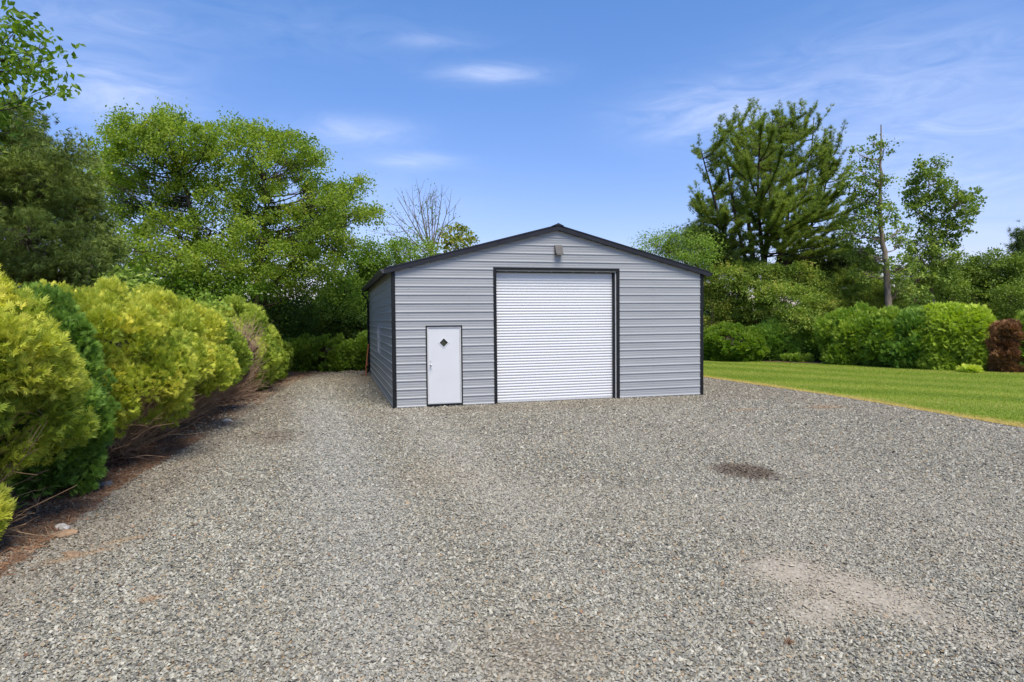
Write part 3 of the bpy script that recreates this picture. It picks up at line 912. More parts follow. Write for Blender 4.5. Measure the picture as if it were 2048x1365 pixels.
g = Geo(); per = .0777; y0c = .17
zs, os_ = [], []
z = .045
while z < 3.64:
    for f_, o_ in ((0, .006), (.06, .0165), (.5, .0175), (.90, .0165), (.97, .006)):
        zs.append(z + f_ * per); os_.append(o_)
    z += per
zs = np.array(zs); os_ = np.array(os_); k = zs <= 3.64; zs, os_ = zs[k], os_[k]
V = np.vstack([np.stack([np.full(len(zs), ROLL[0] + .005), y0c - os_, zs], 1), np.stack([np.full(len(zs), ROLL[1] - .06), y0c - os_, zs], 1)])
n = len(zs); q = np.array([[i, n + i, n + i + 1, i + 1] for i in range(n - 1)])
g.add(V, q)
g.build('curtain', M['roll'], rd, True, ro)
g = Geo(); g.box(ROLL[0] + .013, ROLL[1] - .077, .14, .18, .012, .048); g.build('bottom_bar', M['frame_white'], rd, org=ro)
g = Geo(); g.box(ROLL[0] - .02, ROLL[1] + .02, .24, .26, 0, ROLL[3] + .2); g.build('inner_board', M['black'], rd, org=ro)

# entry door
ed = empty('entry_door', ((MAN[0] + MAN[1]) / 2, 0, 0)); ed.parent = garage; eo = np.array(ed.location)
g = Geo(); t = .032
g.box(MAN[0] - t, MAN[0], -.026, .05, .0, MAN[3] + t); g.box(MAN[1], MAN[1] + t, -.026, .05, .0, MAN[3] + t)
g.box(MAN[0] + .0005, MAN[1] - .0005, -.026, .05, MAN[3], MAN[3] + t)
g.box(MAN[0] + .0005, MAN[1] - .0005, -.03, .12, .0, .075)
g.build('trim', M['black'], ed, org=eo)
g = Geo(); w = .036
g.box(MAN[0] + .001, MAN[0] + w, -.012, .06, .076, MAN[3] - .001); g.box(MAN[1] - w, MAN[1] - .001, -.012, .06, .076, MAN[3] - .001)
g.box(MAN[0] + w, MAN[1] - w, -.012, .06, MAN[3] - w, MAN[3] - .001); g.box(MAN[0] + w, MAN[1] - w, -.012, .06, .076, .105)
g.build('frame', M['frame_white'], ed, org=eo)
g = Geo()
sx0, sx1, sz0, sz1 = MAN[0] + w + .002, MAN[1] - w - .002, .108, MAN[3] - w - .002
dc, dh = (1.346, 1.712), .118
# slab with a real diamond opening
ring = [(sx0, sz0), (sx1, sz0), (sx1, sz1), (sx0, sz1)]
dia = [(dc[0], dc[1] - dh), (dc[0] + dh, dc[1]), (dc[0], dc[1] + dh), (dc[0] - dh, dc[1])]
ys = .004
V = [(x, ys, z) for x, z in ring] + [(x, ys, z) for x, z in dia]
g.add(V, [[0, 1, 5, 4], [1, 2, 6, 5], [2, 3, 7, 6], [3, 0, 4, 7]])
V2 = [(x, ys, z) for x, z in dia] + [(x, ys + .035, z) for x, z in dia]
g.add(V2, [[i, (i + 1) % 4, 4 + (i + 1) % 4, 4 + i] for i in range(4)])
g.build('slab', M['white'], ed, org=eo)
g = Geo()                                       # raised moulding round the window
for i in range(4):
    a, b = np.array(dia[i]), np.array(dia[(i + 1) % 4]); c = np.array(dc)
    e = lambda p, s: c + (p - c) * s
    ring = [(*e(a, .985),), (*e(b, .985),), (*e(b, 1.22),), (*e(a, 1.22),)]
    f3 = [(p[0], ys - .010, p[1]) for p in ring]
    b3 = [(p[0], ys - .001, p[1]) for p in ring]
    g.add(f3 + b3, [[0, 1, 2, 3], [0, 4, 5, 1], [2, 6, 7, 3]])
wf = g.build('window_frame', M['white'], ed, org=eo)
g = Geo(); g.add([(x, ys + .02, z) for x, z in dia], [[0, 1, 2, 3]]); g.build('window_pane', M['glass'], ed, org=eo)
g = Geo()
kx, kz = .985, 1.117
for yy, rr in (((0, -.012), .026), ((-.012, -.045), .011)):
    g.tube(np.array([(kx, yy[0] + ys, kz), (kx, yy[1] + ys, kz)]), rr, 14, True)
th = np.linspace(0, math.pi, 8)
g.tube(np.stack([np.full(8, kx), -.065 + .024 * np.cos(th), np.full(8, kz)], 1), .002 + .027 * np.sin(th), 14)
g.build('handle', M['steel'], ed, True, eo)
g = Geo(); g.tube(np.array([(kx, ys, kz + .11), (kx, ys - .012, kz + .11)]), .018, 12, True); g.build('deadbolt', M['frame_white'], ed, True, eo)

# side window
wn = empty('window', (0, (WIN[0] + WIN[1]) / 2, 0)); wn.parent = garage; wo = np.array(wn.location)
g = Geo(); f = .05
g.box(-.045, .03, WIN[0] - f, WIN[0], WIN[2] - f, WIN[3] + f); g.box(-.045, .03, WIN[1], WIN[1] + f, WIN[2] - f, WIN[3] + f)
g.box(-.045, .03, WIN[0] + .0005, WIN[1] - .0005, WIN[3], WIN[3] + f); g.box(-.045, .03, WIN[0] + .0005, WIN[1] - .0005, WIN[2] - f, WIN[2])
g.build('frame', M['siding'], wn, org=wo)
g = Geo(); g.box(-.032, -.006, WIN[0] + .001, WIN[0] + .04, WIN[2] + .001, WIN[3] - .001); g.box(-.032, -.006, WIN[1] - .04, WIN[1] - .001, WIN[2] + .001, WIN[3] - .001)
g.box(-.032, -.006, WIN[0] + .04, WIN[1] - .04, WIN[3] - .04, WIN[3] - .001); g.box(-.032, -.006, WIN[0] + .04, WIN[1] - .04, WIN[2] + .001, WIN[2] + .04)
g.box(-.030, -.008, WIN[0] + .04, WIN[1] - .04, (WIN[2] + WIN[3]) / 2 - .018, (WIN[2] + WIN[3]) / 2 + .018)
g.build('sash', M['frame_white'], wn, org=wo)
g = Geo(); g.box(-.005, .004, WIN[0] + .002, WIN[1] - .002, WIN[2] + .002, WIN[3] - .002); g.build('pane', M['glass'], wn, org=wo)

# flood light under the gable
fl = empty('wall_light', (4.60, 0, 4.24)); fl.parent = garage; fo = np.array(fl.location)
lx0, lx1, lz0, lz1 = 4.495, 4.705, 4.10, 4.385
g = Geo(); g.prism([(lx0, -.020, lz1), (lx0, -.02, lz0 + .02), (lx0, -.15, lz0), (lx0, -.165, lz0 + .035), (lx0, -.05, lz1)], (lx1 - lx0, 0, 0)); g.build('housing', M['lamp'], fl, org=fo)
g = Geo(); g.box(lx0 + .02, lx1 - .02, -.166, -.150, lz0 + .001, lz0 + .032); g.build('lens', M['lens'], fl, org=fo)
g = Geo(); g.box(lx0 + .02, lx1 - .02, -.0199, .0, lz0 + .04, lz1 - .01); g.build('back_plate', M['lamp'], fl, org=fo)

# rusty post and a timber block by the far corner
pb = ground_at(733, 749); pb = np.array([-.20, 10.7, 0])
g = Geo(); g.tube(np.array([(-.21, 10.70, .0), (-.17, 10.72, .5), (-.075, 10.76, 1.32)]), [.035, .03, .028], 6, True); g.tube(np.array([(-.23, 10.64, .35), (-.10, 10.70, .50)]), .02, 5, True)
o = g.build('leaning_post', M['rust'], None, False); tag(o, 'rust orange post leaning on the far corner of the garage', 'post')
g = Geo(); g.box(-.42, -.20, 10.42, 10.58, 0, .09); g.box(-.33, -.10, 10.60, 10.69, .0, .06)
o = g.build('timber_block', M['wood'], None); tag(o, 'short weathered timber block on the gravel by the rusty post', 'timber')

# ------------------------------------------------------------------ LEFT HEDGE
HG = 'golden evergreens along the left edge of the drive'
hk = dict(group=HG, cat='shrub')


def front_cut(zmin):
    return None


shrub('golden_arborvitae', 'nearest golden yellow arborvitae, cut off by the photo edge', xy=(-6.2, -9.15), rx=1.64, ry=1.42, z0=.74, h=3.5, mat='golden', seed=31, nclump=300, rc=.29, per=130, spray=.112, stems=150, stem_h=1.4, widest=.22, lump=.13, expo=1.7, **hk)
shrub('golden_arborvitae', 'low golden sprig of foliage at the left photo edge near the ground', xy=(-5.22, -9.62), rx=.34, ry=.34, z0=.26, h=.66, mat='golden', seed=32, nclump=40, rc=.15, per=60, spray=.12, widest=.5, stems=10, stem_h=.3, **hk)
shrub('green_arborvitae', 'narrow dark green arborvitae squeezed between two golden ones', 'shrub', (-5.17, -7.22), .56, .60, .10, 2.74, 'arb_green', 33, nclump=230, rc=.2, per=60, spray=.11, widest=.45, lump=.12, expo=1.7, group=HG, lean=(-.15, .2))
shrub('golden_arborvitae', 'broad golden arborvitae just behind the narrow dark green one', xy=(-5.6, -5.0), rx=1.5, ry=1.75, z0=.70, h=2.86, mat='golden', seed=34, nclump=270, rc=.29, per=120, spray=.112, stems=280, stem_h=1.25, widest=.34, lump=.19, **hk)
shrub('golden_arborvitae', 'golden arborvitae with bare brown lower stems in the middle of the hedge', xy=(-5.4, -1.9), rx=1.5, ry=1.75, z0=.86, h=2.90, mat='golden', seed=35, nclump=250, rc=.29, per=112, spray=.118, stems=330, stem_h=1.35, widest=.34, lump=.19, **hk)
shrub('golden_arborvitae', 'golden arborvitae standing against the browned bare bush', xy=(-5.3, .7), rx=1.36, ry=1.45, z0=.78, h=2.82, mat='golden_deep', seed=36, nclump=230, rc=.29, per=105, spray=.118, stems=280, stem_h=1.2, widest=.36, lump=.19, **hk)
# the browned bush: bare dead twigs
shrub('dead_arborvitae', 'browned bare arborvitae of dead twigs between golden neighbours', 'shrub', (-4.92, 3.3), 1.45, 1.3, .3, 2.45, 'brown', 37, nclump=10, rc=.16, per=10, spray=.11, stems=900, stem_h=2.3, widest=.45, stem_mat='dead_twig', core='core_brown', coref=.74, stem_r=.008, group=HG)
shrub('golden_arborvitae', 'golden arborvitae right after the browned bare bush', xy=(-4.95, 6.1), rx=1.45, ry=1.55, z0=.10, h=2.95, mat='golden_deep', seed=38, nclump=180, rc=.32, per=80, spray=.15, widest=.42, lump=.13, stems=40, stem_h=.7, **hk)
shrub('golden_arborvitae', 'golden arborvitae near the far end of the hedge, second from last', xy=(-4.65, 8.7), rx=1.25, ry=1.4, z0=.05, h=2.35, mat='golden_deep', seed=39, nclump=210, rc=.25, per=46, spray=.15, widest=.42, lump=.13, **hk)
shrub('golden_arborvitae', 'smallest golden arborvitae closing the far end of the hedge', xy=(-4.35, 10.7), rx=1.05, ry=1.1, z0=.02, h=1.85, mat='golden_deep', seed=40, nclump=160, rc=.23, per=44, spray=.15, widest=.42, lump=.13, tint=(.35, .16), **hk)

# round dark shrubs closing the end of the drive
for (px, rpx, top, lab, sd) in ((606, 34, 680, 'dark green rounded shrub beside the hedge end, leftmost of the back three', 41), (664, 46, 675, 'widest dark green rounded shrub across the end of the drive', 42), (737, 26, 672, 'dark green rounded shrub half hidden by the garage side wall', 43)):
    b = ground_at(px, 747); d = 29.6
    b = at(px, 747, d + .9); k = d / FPX
    tz = at(px, top, d)[2]
    shrub('rounded_shrub', lab, 'shrub', (b[0], b[1]), rpx * k, rpx * k * 1.0, .02, tz, 'arb_mid', sd, group='rounded shrubs closing the end of the drive', nclump=150, rc=.22, per=44, spray=.16, widest=.5, lump=.1, tmpl=T_SPRAY5, tint=(.35, .16))

# ------------------------------------------------------------------ RIGHT HEDGE (30 m away, at the back of the lawn)
RG = 'evergreens bordering the lawn'


def far_shrub(name, lab, px, base_py, rpx, top_py, mat, seed, kz=1.0, **kw):
    b = ground_at(px, base_py); d = (b - CAM) @ FW; k = d / FPX
    r = rpx * k
    c = b + nrm(np.array([b[0] - CAM[0], b[1] - CAM[1], 0])) * r * .85
    d2 = (c - CAM) @ FW
    tz = at(px, top_py + 11, d2)[2]
    a = dict(nclump=165, rc=.42, per=84, spray=.24, widest=.42, lump=.10, tmpl=T_SPRAY5, expo=2.05, group=RG)
    a.update(kw)
    return shrub(name, lab, 'shrub', (c[0], c[1]), rpx * 1.04 * d2 / FPX, rpx * 1.04 * d2 / FPX, .03, tz, mat, seed, **a)


far_shrub('rounded_shrub', 'round leafy shrub beside the right corner of the garage', 1468, 724, 58, 642, 'leaf_mid', 51, tmpl=T_LEAF, spray=.13, per=120, rc=.26, nclump=260, tint=(.72, .2))
far_shrub('green_arborvitae', 'shaded green arborvitae behind the round leafy shrub', 1550, 722, 42, 638, 'arb_green', 52)
far_shrub('low_shrub', 'low spreading green shrub at the back edge of the lawn', 1592, 724, 26, 702, 'arb_mid', 53, nclump=60, rc=.2)
far_shrub('green_arborvitae', 'dark green arborvitae left of the tall lighter one', 1628, 722, 38, 630, 'arb_green', 54, tint=(.62, .16))
far_shrub('green_arborvitae', 'broad mid green arborvitae in front of the leafless-topped poplar', 1718, 731, 62, 612, 'arb_mid', 55, nclump=230, tint=(.62, .16))
far_shrub('green_arborvitae', 'green arborvitae with pale leafy vine over its top', 1778, 735, 44, 624, 'arb_mid', 56, tint=(.42, .16))
far_shrub('green_arborvitae', 'dark bumpy arborvitae left of the lime coloured pair', 1826, 738, 40, 622, 'arb_green', 57, tint=(.55, .16), lump=.16)
far_shrub('green_arborvitae', 'green arborvitae set back behind the dark bumpy one', 1838, 728, 42, 612, 'arb_green', 58, tint=(.75, .16))
far_shrub('lime_arborvitae', 'larger lime green arborvitae of the bright pair on the lawn edge', 1894, 741, 50, 612, 'arb_lime', 59, nclump=260, tint=(.42, .17), up=-.25, spray=.22, lump=.10, tmpl=T_SPRAY, expo=2.0)
far_shrub('lime_arborvitae', 'smaller lime green arborvitae next to the rust brown shrub', 1946, 742, 33, 622, 'arb_lime', 60, nclump=200, tint=(.42, .17), up=-.25, spray=.22, lump=.10, tmpl=T_SPRAY, expo=2.0)
far_shrub('brown_shrub', 'rust brown dead shrub at the right end of the border', 2012, 745, 24, 637, 'brown', 61, nclump=220, rc=.22, core='core_brown', tint=(.5, .2), expo=3.2)
far_shrub('low_shrub', 'low light green plant below the lime arborvitae', 1940, 746, 11, 730, 'arb_lime', 62, nclump=40, rc=.16)
far_shrub('green_arborvitae', 'green arborvitae cut off by the right photo edge', 2074, 746, 30, 626, 'arb_mid', 63)

# ------------------------------------------------------------------ TREES, left
LG = 'trees behind the hedge and garage'
tree('leafy_tree', 'large leaved tree reaching in over the dark cedar at top left', 'tree', [(15, 62, 30, 30), (48, 112, 50, 34), (92, 100, 24, 22), (20, 150, 48, 28), (95, 122, 16, 14), (110, 186, 18, 7), (-60, 90, 90, 90), (-120, 200, 110, 110), (35, 200, 40, 18)],
     13, [(-190, 700), (-180, 500), (-150, 300), (-80, 160), (0, 110)], 'leaf_mid', 71, LG, leaf=(.135, .08), dens=150, clump=.38, clump_leaves=13, djit=.5, tint=(.55, .2), flat=.6, trunk_r=.16, limb_r=.03)
tree('cedar_tree', 'dark drooping cedar at the left photo edge', 'tree', [(-10, 225, 62, 46), (48, 258, 44, 32), (72, 285, 26, 18), (15, 320, 80, 44), (132, 305, 26, 26), (150, 335, 40, 30), (80, 362, 66, 44), (30, 410, 80, 50), (130, 400, 60, 44), (165, 440, 44, 40), (60, 480, 90, 48), (150, 490, 62, 46),
                                                                      (20, 550, 90, 52), (120, 560, 80, 46), (185, 540, 44, 44), (-60, 400, 90, 160)],
     17.5, [(70, 760), (70, 560), (60, 420), (30, 260)], 'cedar', 72, LG, leaf=(.15, .13), dens=520, clump=.34, clump_leaves=34, tmpl=T_TUFT_S, djit=1.0, upb=.2, flat=.55, droop=.1, tint=(.5, .22), trunk_r=.2, bark='grey_twig')
tree('broadleaf_tree', 'tall bright green broadleaf tree left of the forked one', 'tree', [(205, 318, 34, 44), (262, 285, 44, 38), (255, 340, 52, 40), (318, 268, 38, 36), (345, 300, 46, 44), (398, 296, 34, 34), (430, 305, 14, 34), (395, 345, 52, 40), (222, 395, 52, 44), (300, 395, 60, 46), (372, 410, 60, 44), (425, 402, 26, 26),
                                                                               (190, 470, 46, 44), (262, 462, 58, 44), (345, 470, 64, 44), (422, 470, 54, 44), (230, 535, 56, 40), (310, 545, 60, 36), (160, 560, 50, 40), (205, 500, 50, 30, -3), (280, 505, 56, 30, -3), (350, 520, 60, 32, -3), (420, 525, 50, 34, -2.5), (250, 575, 60, 24, -2), (400, 580, 50, 26, -2), (340, 585, 50, 22, -2), (248, 250, 8, 8), (355, 245, 12, 10)],
     27, [(392, 690), (396, 560), (392, 470), (372, 380), (345, 310)], 'leaf_bright', 73, LG, spires=3, leaf=(.105, .062), dens=450, clump=.34, clump_leaves=60, tint=(.5, .2), trunk_r=.19)
tree('broadleaf_tree', 'forked broadleaf tree whose long limb reaches toward the garage roof', 'tree', [(468, 288, 18, 34), (500, 305, 36, 34), (540, 288, 36, 30), (580, 305, 36, 34), (560, 345, 48, 34), (612, 345, 34, 28), (632, 322, 14, 12), (500, 365, 46, 40), (480, 428, 32, 28), (545, 408, 46, 36), (640, 392, 34, 24), (668, 402, 34, 26), (702, 384, 24, 12),
                                                                                           (690, 430, 44, 26), (736, 436, 20, 14), (640, 440, 50, 30), (580, 455, 56, 36), (505, 470, 56, 40), (560, 510, 58, 38), (640, 480, 48, 34), (470, 520, 56, 40), (620, 530, 46, 34), (665, 500, 36, 34), (520, 480, 56, 30, -3), (590, 520, 56, 30, -3), (650, 465, 44, 26, -3), (480, 560, 50, 30, -2), (560, 565, 50, 28, -2), (625, 570, 44, 28, -1)],
     28, [(512, 700), (512, 590), (522, 500), (530, 430), (528, 360)], 'leaf_bright', 74, LG, spires=3, leaf=(.105, .062), dens=470, clump=.34, clump_leaves=60, tint=(.47, .2), trunk_r=.2)
tree('broadleaf_tree', 'smaller olive green tree beside the left garage eave', 'tree', [(728, 512, 40, 32), (705, 545, 40, 38), (752, 535, 34, 30), (690, 585, 36, 34), (738, 575, 30, 36), (775, 520, 26, 18)],
     34, [(660, 690), (662, 600), (700, 540)], 'leaf_mid', 75, LG, leaf=(.11, .07), dens=520, clump=.42, tint=(.62, .2), trunk_r=.15)
tree('broadleaf_tree', 'low leafy crown showing above the left slope of the garage roof', 'tree', [(808, 505, 30, 20), (850, 502, 26, 22), (822, 488, 14, 16), (785, 500, 20, 14)],
     37, [(825, 690), (825, 560), (825, 510)], 'leaf_light', 76, LG, leaf=(.12, .07), dens=420, clump=.4, clump_leaves=40, tint=(.35, .2))
tree('broadleaf_tree', 'small tree with yellowing leaves above the garage roof', 'tree', [(898, 480, 12, 20), (912, 490, 18, 16), (925, 462, 8, 20), (932, 482, 14, 14), (895, 462, 8, 8)],
     37, [(912, 690), (912, 540), (916, 480)], 'leaf_yellow', 77, LG, leaf=(.17, .13), dens=190, clump=.35, clump_leaves=14, trunk_r=.08, djit=.5)


# almost leafless tree: its own fan of bare branches
def bare_tree():
    r = np.random.default_rng(78); d = 39
    base = at(868, 690, d); base[2] = 0
    root = empty('bare_tree', base); tag(root, 'almost leafless tree with fan of thin branches behind the garage', 'tree', LG)
    g = Geo(); tips = []
    fork = at(868, 520, d); g.tube(np.array([base, (base + fork) / 2 + [.1, 0, 0], fork]), [.20, .17, .13], 7)
    fork2 = at(862, 505, d)
    for (mx, my, ex, ey, w) in ((838, 470, 795, 395, .055), (836, 460, 826, 400, .05), (846, 440, 838, 378, .06), (858, 445, 852, 395, .045), (864, 470, 866, 400, .03), (872, 450, 872, 408, .04), (876, 460, 883, 395, .05), (880, 470, 900, 405, .045), (830, 488, 783, 430, .04),
                               (815, 482, 775, 470, .03), (884, 462, 906, 440, .03), (850, 470, 812, 408, .03), (842, 475, 800, 440, .035), (866, 450, 860, 388, .03), (855, 470, 846, 410, .03)):
        j = r.normal() * .9
        m_ = at(mx, my, d + j * .5); e_ = at(ex, ey, d + j)
        P = bez(fork if r.random() < .6 else fork2, m_ + (m_ - (fork + e_) / 2) * .6, e_, 12)
        g.tube(P, np.linspace(w * 1.15, .012, 12), 5)
        tips.append(P)
        for q in range(9):
            k = r.integers(4, 12); st = P[k]; dr = nrm(nrm(P[-1] - P[0]) + r.normal(size=3) * .5) * (.4 + .9 * r.random())
            Q = bez(st, st + dr * .5 + r.normal(size=3) * .06, st + dr + np.array([0, 0, .15]), 5)
            g.tube(Q, np.linspace(.016, .006, 5), 3); tips.append(Q)
    g.build('trunk', M['grey_twig'], root, True, base)
    PP = np.vstack([t[r.integers(1, len(t), 4)] for t in tips if r.random() < .62]); n = len(PP)
    idx = r.integers(0, n, 420); low = r.random(420) < .75
    P = PP[idx] + r.normal(size=(420, 3)) * .13
    v, fs, k = scatter(T_LEAF, P, rvec(420, r), rvec(420, r), .08 + .06 * r.random(420), .07)
    mesh_np('crown', v, fs, F['leaf_mid'], root, np.repeat(.3 + .5 * r.random(420), k), False, base)


bare_tree()

# understory on the left, behind the hedge
UG = 'understory shrubs below the left trees'
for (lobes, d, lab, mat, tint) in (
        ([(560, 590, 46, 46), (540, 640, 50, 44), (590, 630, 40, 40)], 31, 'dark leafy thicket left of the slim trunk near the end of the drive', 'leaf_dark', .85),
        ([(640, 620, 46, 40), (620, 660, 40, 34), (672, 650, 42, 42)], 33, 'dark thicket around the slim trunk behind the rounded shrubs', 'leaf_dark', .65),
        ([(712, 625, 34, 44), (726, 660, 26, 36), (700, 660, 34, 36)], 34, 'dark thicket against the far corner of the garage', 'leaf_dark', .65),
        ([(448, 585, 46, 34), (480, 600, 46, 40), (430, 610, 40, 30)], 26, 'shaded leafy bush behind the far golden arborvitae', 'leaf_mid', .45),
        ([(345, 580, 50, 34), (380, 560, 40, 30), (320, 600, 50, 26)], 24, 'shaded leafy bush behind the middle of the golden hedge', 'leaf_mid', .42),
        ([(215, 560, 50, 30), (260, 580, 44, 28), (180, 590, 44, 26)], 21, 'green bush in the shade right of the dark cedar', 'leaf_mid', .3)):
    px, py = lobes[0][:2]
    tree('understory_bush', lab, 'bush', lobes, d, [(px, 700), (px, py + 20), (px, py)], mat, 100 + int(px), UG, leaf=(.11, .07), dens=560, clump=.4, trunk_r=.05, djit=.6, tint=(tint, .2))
tree('young_tree', 'pale green sapling rising behind the golden hedge', 'tree', [(212, 582, 26, 10), (245, 572, 28, 10), (275, 568, 18, 9), (252, 556, 10, 8), (235, 590, 30, 9)], 16, [(240, 660), (240, 600), (248, 565)], 'leaf_light', 91, leaf=(.13, .075), dens=330, clump=.24, clump_leaves=18, trunk_r=.02, limb_r=.012, djit=.3, tint=(.75, .15))
tree('vine', 'light leafy vine climbing over the top of the browned bush', 'vine', [(385, 608, 24, 9), (410, 602, 20, 9), (420, 620, 20, 12), (360, 612, 16, 6)], 19.6, [(402, 800), (402, 680), (402, 612)], 'leaf_light', 92, leaf=(.10, .075), dens=420, clump=.2, clump_leaves=20, trunk_r=.015, limb_r=.01, djit=.3, tint=(.4, .2))

# ------------------------------------------------------------------ TREES, right
RT_G = 'trees behind the lawn border'


def pine_tree():
    r = np.random.default_rng(81); d = 41
    base = at(1530, 700, d); base[2] = 0
    root = empty('pine_tree', base); tag(root, 'tall spreading white pine with upswept branches behind the border', 'tree', RT_G)
    g = Geo(); tuft_P, tuft_A, tuft_t = [], [], []
    leaders = []
    for (pts, w, dd) in (([(1520, 640), (1512, 560), (1500, 470), (1490, 380), (1486, 250)], .24, 0), ([(1520, 620), (1556, 530), (1572, 470), (1580, 380), (1590, 240)], .24, .8), ([(1518, 640), (1462, 520), (1440, 440), (1415, 350), (1402, 300)], .15, -.8),
                         ([(1520, 620), (1530, 520), (1540, 400), (1545, 235)], .2, -1.2), ([(1545, 560), (1610, 480), (1645, 400), (1665, 300)], .13, .5), ([(1500, 560), (1470, 430), (1450, 300), (1446, 265)], .13, 1.2), ([(1560, 520), (1600, 420), (1622, 320), (1628, 235)], .12, 1.4),
                         ([(1530, 560), (1515, 400), (1520, 262)], .14, -2.2)):
        P = np.array([at(x, y, d + dd * (i / (len(pts) - 1)) * 1.6) for i, (x, y) in enumerate(pts)])
        if pts[0][1] >= 620: P[0] = base + (P[0] - base) * .3
        s = np.linspace(0, len(P) - 1, 24); L = np.stack([np.interp(s, np.arange(len(P)), P[:, k]) for k in range(3)], 1)
        g.tube(L, np.linspace(w, .025, 24), 7); leaders.append(L)
    def plume(P, w=.03, ntuft=46, bare=.25):
        g.tube(P, np.linspace(w, .008, len(P)), 4)
        n = len(P); s = bare + (1 - bare) * r.random(ntuft) ** .8
        i = s * (n - 1); i0 = np.clip(i.astype(int), 0, n - 2); f = (i - i0)[:, None]
        c = P[i0] * (1 - f) + P[i0 + 1] * f; tdir = nrm(P[i0 + 1] - P[i0])
        side = rvec(ntuft, r); side[:, 2] = side[:, 2] * .35 + .25
        ln = .36 * (1.15 - .85 * s)[:, None] * r.random((ntuft, 1))
        pos = c + side * ln
        tuft_P.append(pos); tuft_A.append(nrm(tdir * .7 + side * .6 + np.array([0, 0, .45]))); tuft_t.append((.48 + .15 * r.normal() + .14 * r.normal(size=ntuft)))
    # branches whose tips fill the outline seen in the photo
    outline = [(1395, 300), (1385, 405), (1405, 420), (1420, 340), (1440, 255), (1450, 262), (1470, 232), (1495, 225), (1510, 220), (1530, 228), (1545, 222), (1563, 222), (1585, 225), (1610, 228), (1622, 220), (1640, 240), (1662, 255), (1682, 270), (1680, 320), (1700, 335), (1710, 390), (1715, 415), (1690, 440),
               (1420, 460), (1440, 500), (1700, 470), (1405, 440), (1660, 300), (1650, 280), (1430, 300), (1455, 290), (1408, 470), (1380, 408), (1398, 432), (1425, 520), (1460, 530), (1700, 495), (1660, 500), (1620, 520), (1712, 440), (1690, 360), (1600, 250), (1480, 250), (1395, 420)]
    tips = [(x, y, r.normal() * 1.2) for x, y in outline]
    for k in range(300):
        x = 1545 + r.normal() * 95; y = 240 + 255 * r.random() ** .85
        half = np.interp(y, [225, 300, 400, 470, 530], [75, 125, 160, 160, 130])
        if abs(x - 1545) > half: continue
        tips.append((x, y, r.normal() * 2.4 - .5))
    for (x, y, dd) in tips:
        e = at(x, y, d + dd)
        L = leaders[np.argmin([np.min(np.linalg.norm(l - e, axis=1) + 3 * np.maximum(0, l[:, 2] - e[2] + .5)) for l in leaders])]
        dist = np.linalg.norm((L - e)[:, :2], axis=1)
        want = e[2] - np.where(e[2] < 9, .10, .30) * dist - .35
        i = int(np.argmin(np.abs(L[:, 2] - want) + .15 * dist)); a = L[min(i, 22)]
        mid = a * .4 + e * .6; mid[2] = a[2] * .92 + e[2] * .08
        ln = np.linalg.norm(e - a)
        P = bez(a, mid, e, 12)
        plume(P, .02 + .01 * ln, int(34 + 34 * ln), .3 if ln > 2 else .12)
        # side shoots
        for q in range(int(1 + ln * 1.1)):
            k0 = r.integers(5, 11); st = P[k0]; dr = nrm(nrm(P[k0 + 1] - P[k0]) * .8 + rvec(1, r)[0] * .7 + np.array([0, 0, .3])) * (.5 + .7 * r.random())
            plume(bez(st, st + dr * .5, st + dr + np.array([0, 0, .2]), 6), .014, 20, .1)
    # bare lower limbs and flat dark lower layers
    for (x0, y0, x1, y1) in ((1570, 490, 1640, 490), (1565, 510, 1690, 478), (1555, 530, 1620, 505), (1500, 470, 1440, 505), (1510, 500, 1440, 520), (1575, 470, 1700, 455), (1500, 430, 1415, 445)):
        P = bez(at(x0, y0, d), at((x0 + x1) / 2, (y0 + y1) / 2 + 6, d - .6), at(x1, y1, d - 1.4), 12); plume(P, .06, 80, .35)
        for q in range(5):
            st = P[r.integers(4, 11)]; dr = nrm(rvec(1, r)[0] * np.array([1, 1, .15])) * 1.0
            plume(bez(st, st + dr * .5, st + dr + np.array([0, 0, .2]), 6), .014, 26, .1)
    g.build('trunk', M['bark'], root, True, base)
    P = np.vstack(tuft_P); A = np.vstack(tuft_A); t = np.concatenate(tuft_t)
    v, fs, k = scatter(T_TUFT, P, A, rvec(len(P), r), .15 + .11 * r.random(len(P)))
    mesh_np('crown', v, fs, F['pine'], root, np.repeat(t.clip(0, 1), k), False, base)


pine_tree()
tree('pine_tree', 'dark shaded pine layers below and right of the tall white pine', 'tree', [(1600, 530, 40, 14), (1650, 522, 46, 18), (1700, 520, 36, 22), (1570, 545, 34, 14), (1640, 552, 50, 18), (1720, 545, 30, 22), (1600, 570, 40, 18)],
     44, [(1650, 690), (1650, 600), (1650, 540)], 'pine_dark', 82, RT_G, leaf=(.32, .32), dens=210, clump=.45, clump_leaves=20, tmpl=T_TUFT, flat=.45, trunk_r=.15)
tree('pine_tree', 'young bright pine with drooping layers left of the poplar trunk', 'tree', [(1700, 575, 40, 16), (1680, 598, 46, 16), (1735, 596, 36, 18), (1710, 560, 26, 12), (1740, 575, 24, 14), (1660, 612, 34, 12)],
     39, [(1705, 690), (1705, 610), (1706, 560)], 'pine', 83, RT_G, leaf=(.30, .30), dens=230, clump=.42, clump_leaves=20, tmpl=T_TUFT, flat=.45, tint=(.62, .18), trunk_r=.12)
tree('broadleaf_tree', 'light green tree behind the right slope of the garage roof', 'tree', [(1306, 492, 28, 18), (1335, 484, 30, 20), (1360, 495, 36, 26), (1400, 505, 30, 26), (1385, 478, 22, 18), (1375, 522, 40, 20), (1420, 525, 26, 20)],
     40, [(1370, 690), (1370, 560), (1370, 500)], 'leaf_light', 84, RT_G, leaf=(.12, .055), dens=430, clump=.45, clump_leaves=46, tint=(.42, .2))
